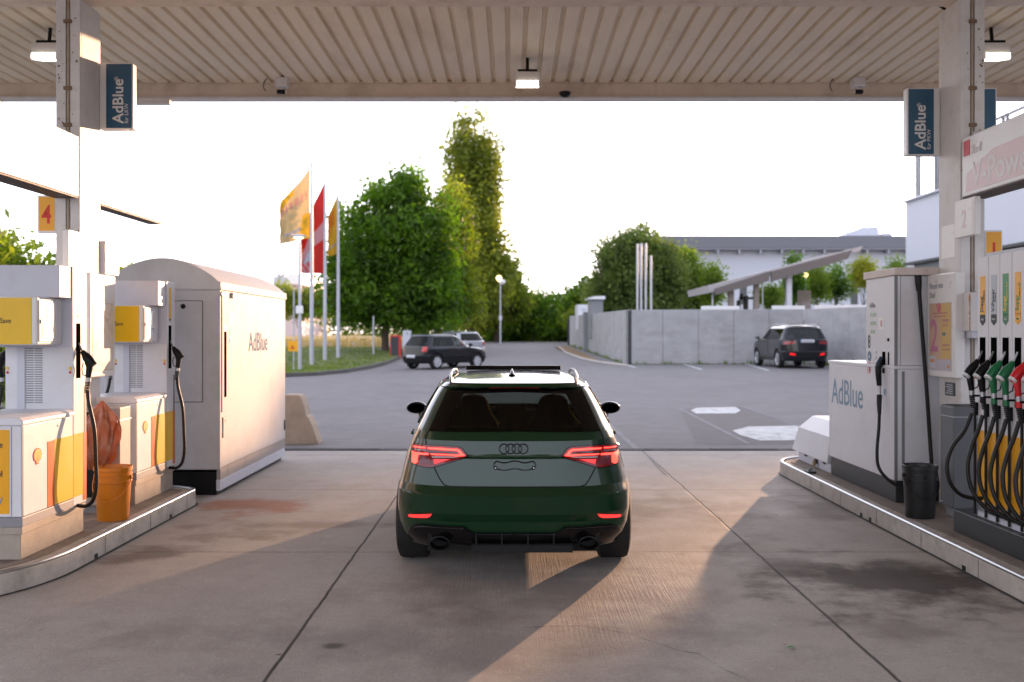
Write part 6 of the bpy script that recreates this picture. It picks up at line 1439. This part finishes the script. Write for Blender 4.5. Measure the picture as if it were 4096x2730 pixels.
for i, (px, py, rw, rh, m_, lab, n_) in enumerate([(1225, 715, 45, 50, L_dark, 'dark bush behind the globe street lamp', 8000), (1265, 722, 40, 50, L_dark, 'dark bush right of centre at the end of the service road', 8000), (1150, 750, 50, 40, L_dark, 'low dark bush left of the globe street lamp', 6000),
        (1300, 735, 30, 46, L_mid, 'green bush beside the end of the receding wall', 5000), (1190, 760, 30, 26, L_bri, 'small bright shrub low at the end of the service road', 2600), (1245, 770, 60, 14, L_bri, 'strip of bright low growth at the end of the service road', 3000)]):
    tree('bush', lab, 'bush', px, 92+i, 1.0, .10, [(px, py, rw, rh), (px-rw*.5, py+rh*.3, rw*.6, rh*.6), (px+rw*.5, py+rh*.35, rw*.55, rh*.55), (px, py+rh*.5, rw, rh*.6)], n_, .17, m_, 'bushes at the end of the service road', seed=20+i, limbs=3)
# trees right, behind the wall
tree('willow_tree', 'large grey green willow-like tree behind the flue pipes', 'tree', 1450, 66, 2.0, .3,
     [(1450, 620, 78, 82), (1415, 590, 45, 55), (1465, 565, 50, 45), (1400, 660, 45, 55), (1510, 620, 50, 70), (1450, 690, 95, 50), (1540, 660, 50, 50)], 40000, .13, L_grey, seed=31, limbs=10)
tree('broadleaf_tree', 'bright green tree right of the willow-like tree', 'tree', 1575, 70, 2.0, .2,
     [(1578, 620, 32, 40), (1590, 660, 38, 40), (1555, 660, 35, 40), (1570, 590, 14, 18), (1610, 690, 24, 24)], 15000, .12, L_bri, seed=33)
tree('bush', 'dark green bush left of the willow-like tree above the receding wall', 'bush', 1340, 80, 1.2, .15, [(1340, 690, 32, 36), (1315, 710, 25, 25), (1365, 680, 28, 40)], 8000, .16, L_dark, 'bushes beside the receding wall', seed=35)
tree('bush', 'mid green bush at the upper end of the receding wall', 'bush', 1375, 76, 1.2, .15, [(1378, 690, 20, 36), (1330, 735, 22, 20)], 5000, .15, L_mid, 'bushes beside the receding wall', seed=36)
for i, (px, base, top, rw, m_, lab, sh) in enumerate([(1640, 700, 608, 22, L_bri, 'slender light green tree left of the shelter posts', 1), (1768, 708, 660, 18, L_bri, 'small leafy green shrub under the shelter roof', 1), (1824, 700, 585, 9, L_dark, 'thin upright tree poking above the shelter roof', 1),
        (1822, 700, 640, 30, L_dark, 'dark bush behind the right shelter post', 1), (1876, 700, 608, 26, L_bri, 'bright green tree right of the round street lamp', 1), (1920, 700, 608, 32, L_dark, 'dark rounded tree behind the low white barrier', 1), (1985, 665, 595, 34, leaf_mat('leaf_yellow', (.15, .18, .02), (.34, .34, .04), (1.8, 1.8, .8)), 'yellow green young tree beside the right white cabinet', 1), (2060, 700, 588, 26, L_bri, 'green tree top above the right white cabinet', 1)]):
    h = (base-top)/2; cy_ = (base+top)/2
    tree('young_tree', lab, 'tree', px, 66+i*1.5, 2.3, .08, [(px, cy_-h*.3, rw*.8, h*.6), (px+rw*.3, cy_+h*.1, rw*.7, h*.5), (px-rw*.35, cy_, rw*.6, h*.5), (px, top+h*.35, rw*.45, h*.35), (px, cy_+h*.5, rw*.8, h*.45)], 4200, .105, m_, 'young trees in the upper yard', seed=50+i, limbs=4)
# hedges at left behind the pumps
for i, (px, d, blobs, n_, m_, lab) in enumerate([(30, 22, [(20, 640, 60, 70), (-30, 620, 60, 80), (90, 660, 60, 50), (20, 740, 90, 80), (-20, 840, 90, 90)], 14000, L_bri, 'leafy green bush behind the nearer left pump'), (-120, 20, [(-120, 640, 120, 110), (-100, 800, 120, 110)], 9000, L_mid, 'tall green bush left of the nearer pump, mostly out of frame'),
        (265, 60, [(265, 660, 60, 40), (200, 690, 60, 40), (320, 700, 50, 30)], 8000, L_mid, 'green bush far behind the farther left pump'), (690, 100, [(690, 700, 45, 28), (650, 690, 40, 34), (730, 700, 40, 34)], 9000, L_mid, 'green bush behind the flagpoles'),
        (450, 110, [(450, 705, 120, 34), (560, 705, 80, 30), (300, 700, 120, 40)], 9000, L_grey, 'low wide hedge far behind the white cabinet')]):
    tree('bush', lab, 'bush', px, d, gz(WX(px, d), d), .1, blobs, n_, .10 if d < 40 else .17, m_, 'bushes beyond the left island', seed=70+i, limbs=4)
# distant wood that closes the horizon
g = np.random.default_rng(5); bl = []
for k in range(90):
    px = -700+k*42+g.normal()*10; d = 210+g.normal()*8
    if 1330 < px < 2700: continue
    bl.append((WX(px, d), d, 4, 5.5, 4, 3.5+g.random()*3))
o = crown(bl, 46000, .38, L_grey, 'distant_wood', None, .2, 8, .2, csz=.9); tag(o, 'low distant belt of green trees along the horizon', 'trees', kind='stuff')
# things behind the camera that the paint and glass mirror
for i, (x, y, s_) in enumerate([(-16, -40, 2.6), (-5, -44, 3.0), (7, -42, 2.4), (19, -39, 2.8)]):
    t = thing('roadside_tree', f'round green tree behind the photographer, {["far left", "centre left", "centre right", "far right"][i]} of its row', 'tree', (x, y, 0), 'trees behind the photographer')
    MB().tube([(x, y, 0), (x, y, s_)], [.3, .15], 8).build('trunk', M_bark, t)
    crown([(x, y, s_*1.1, s_*.7, s_*.7, s_*.62), (x+1, y, s_*1.4, s_*.4, s_*.4, s_*.4)], 6000, .3, L_mid, 'crown', t, .2, 90+i)
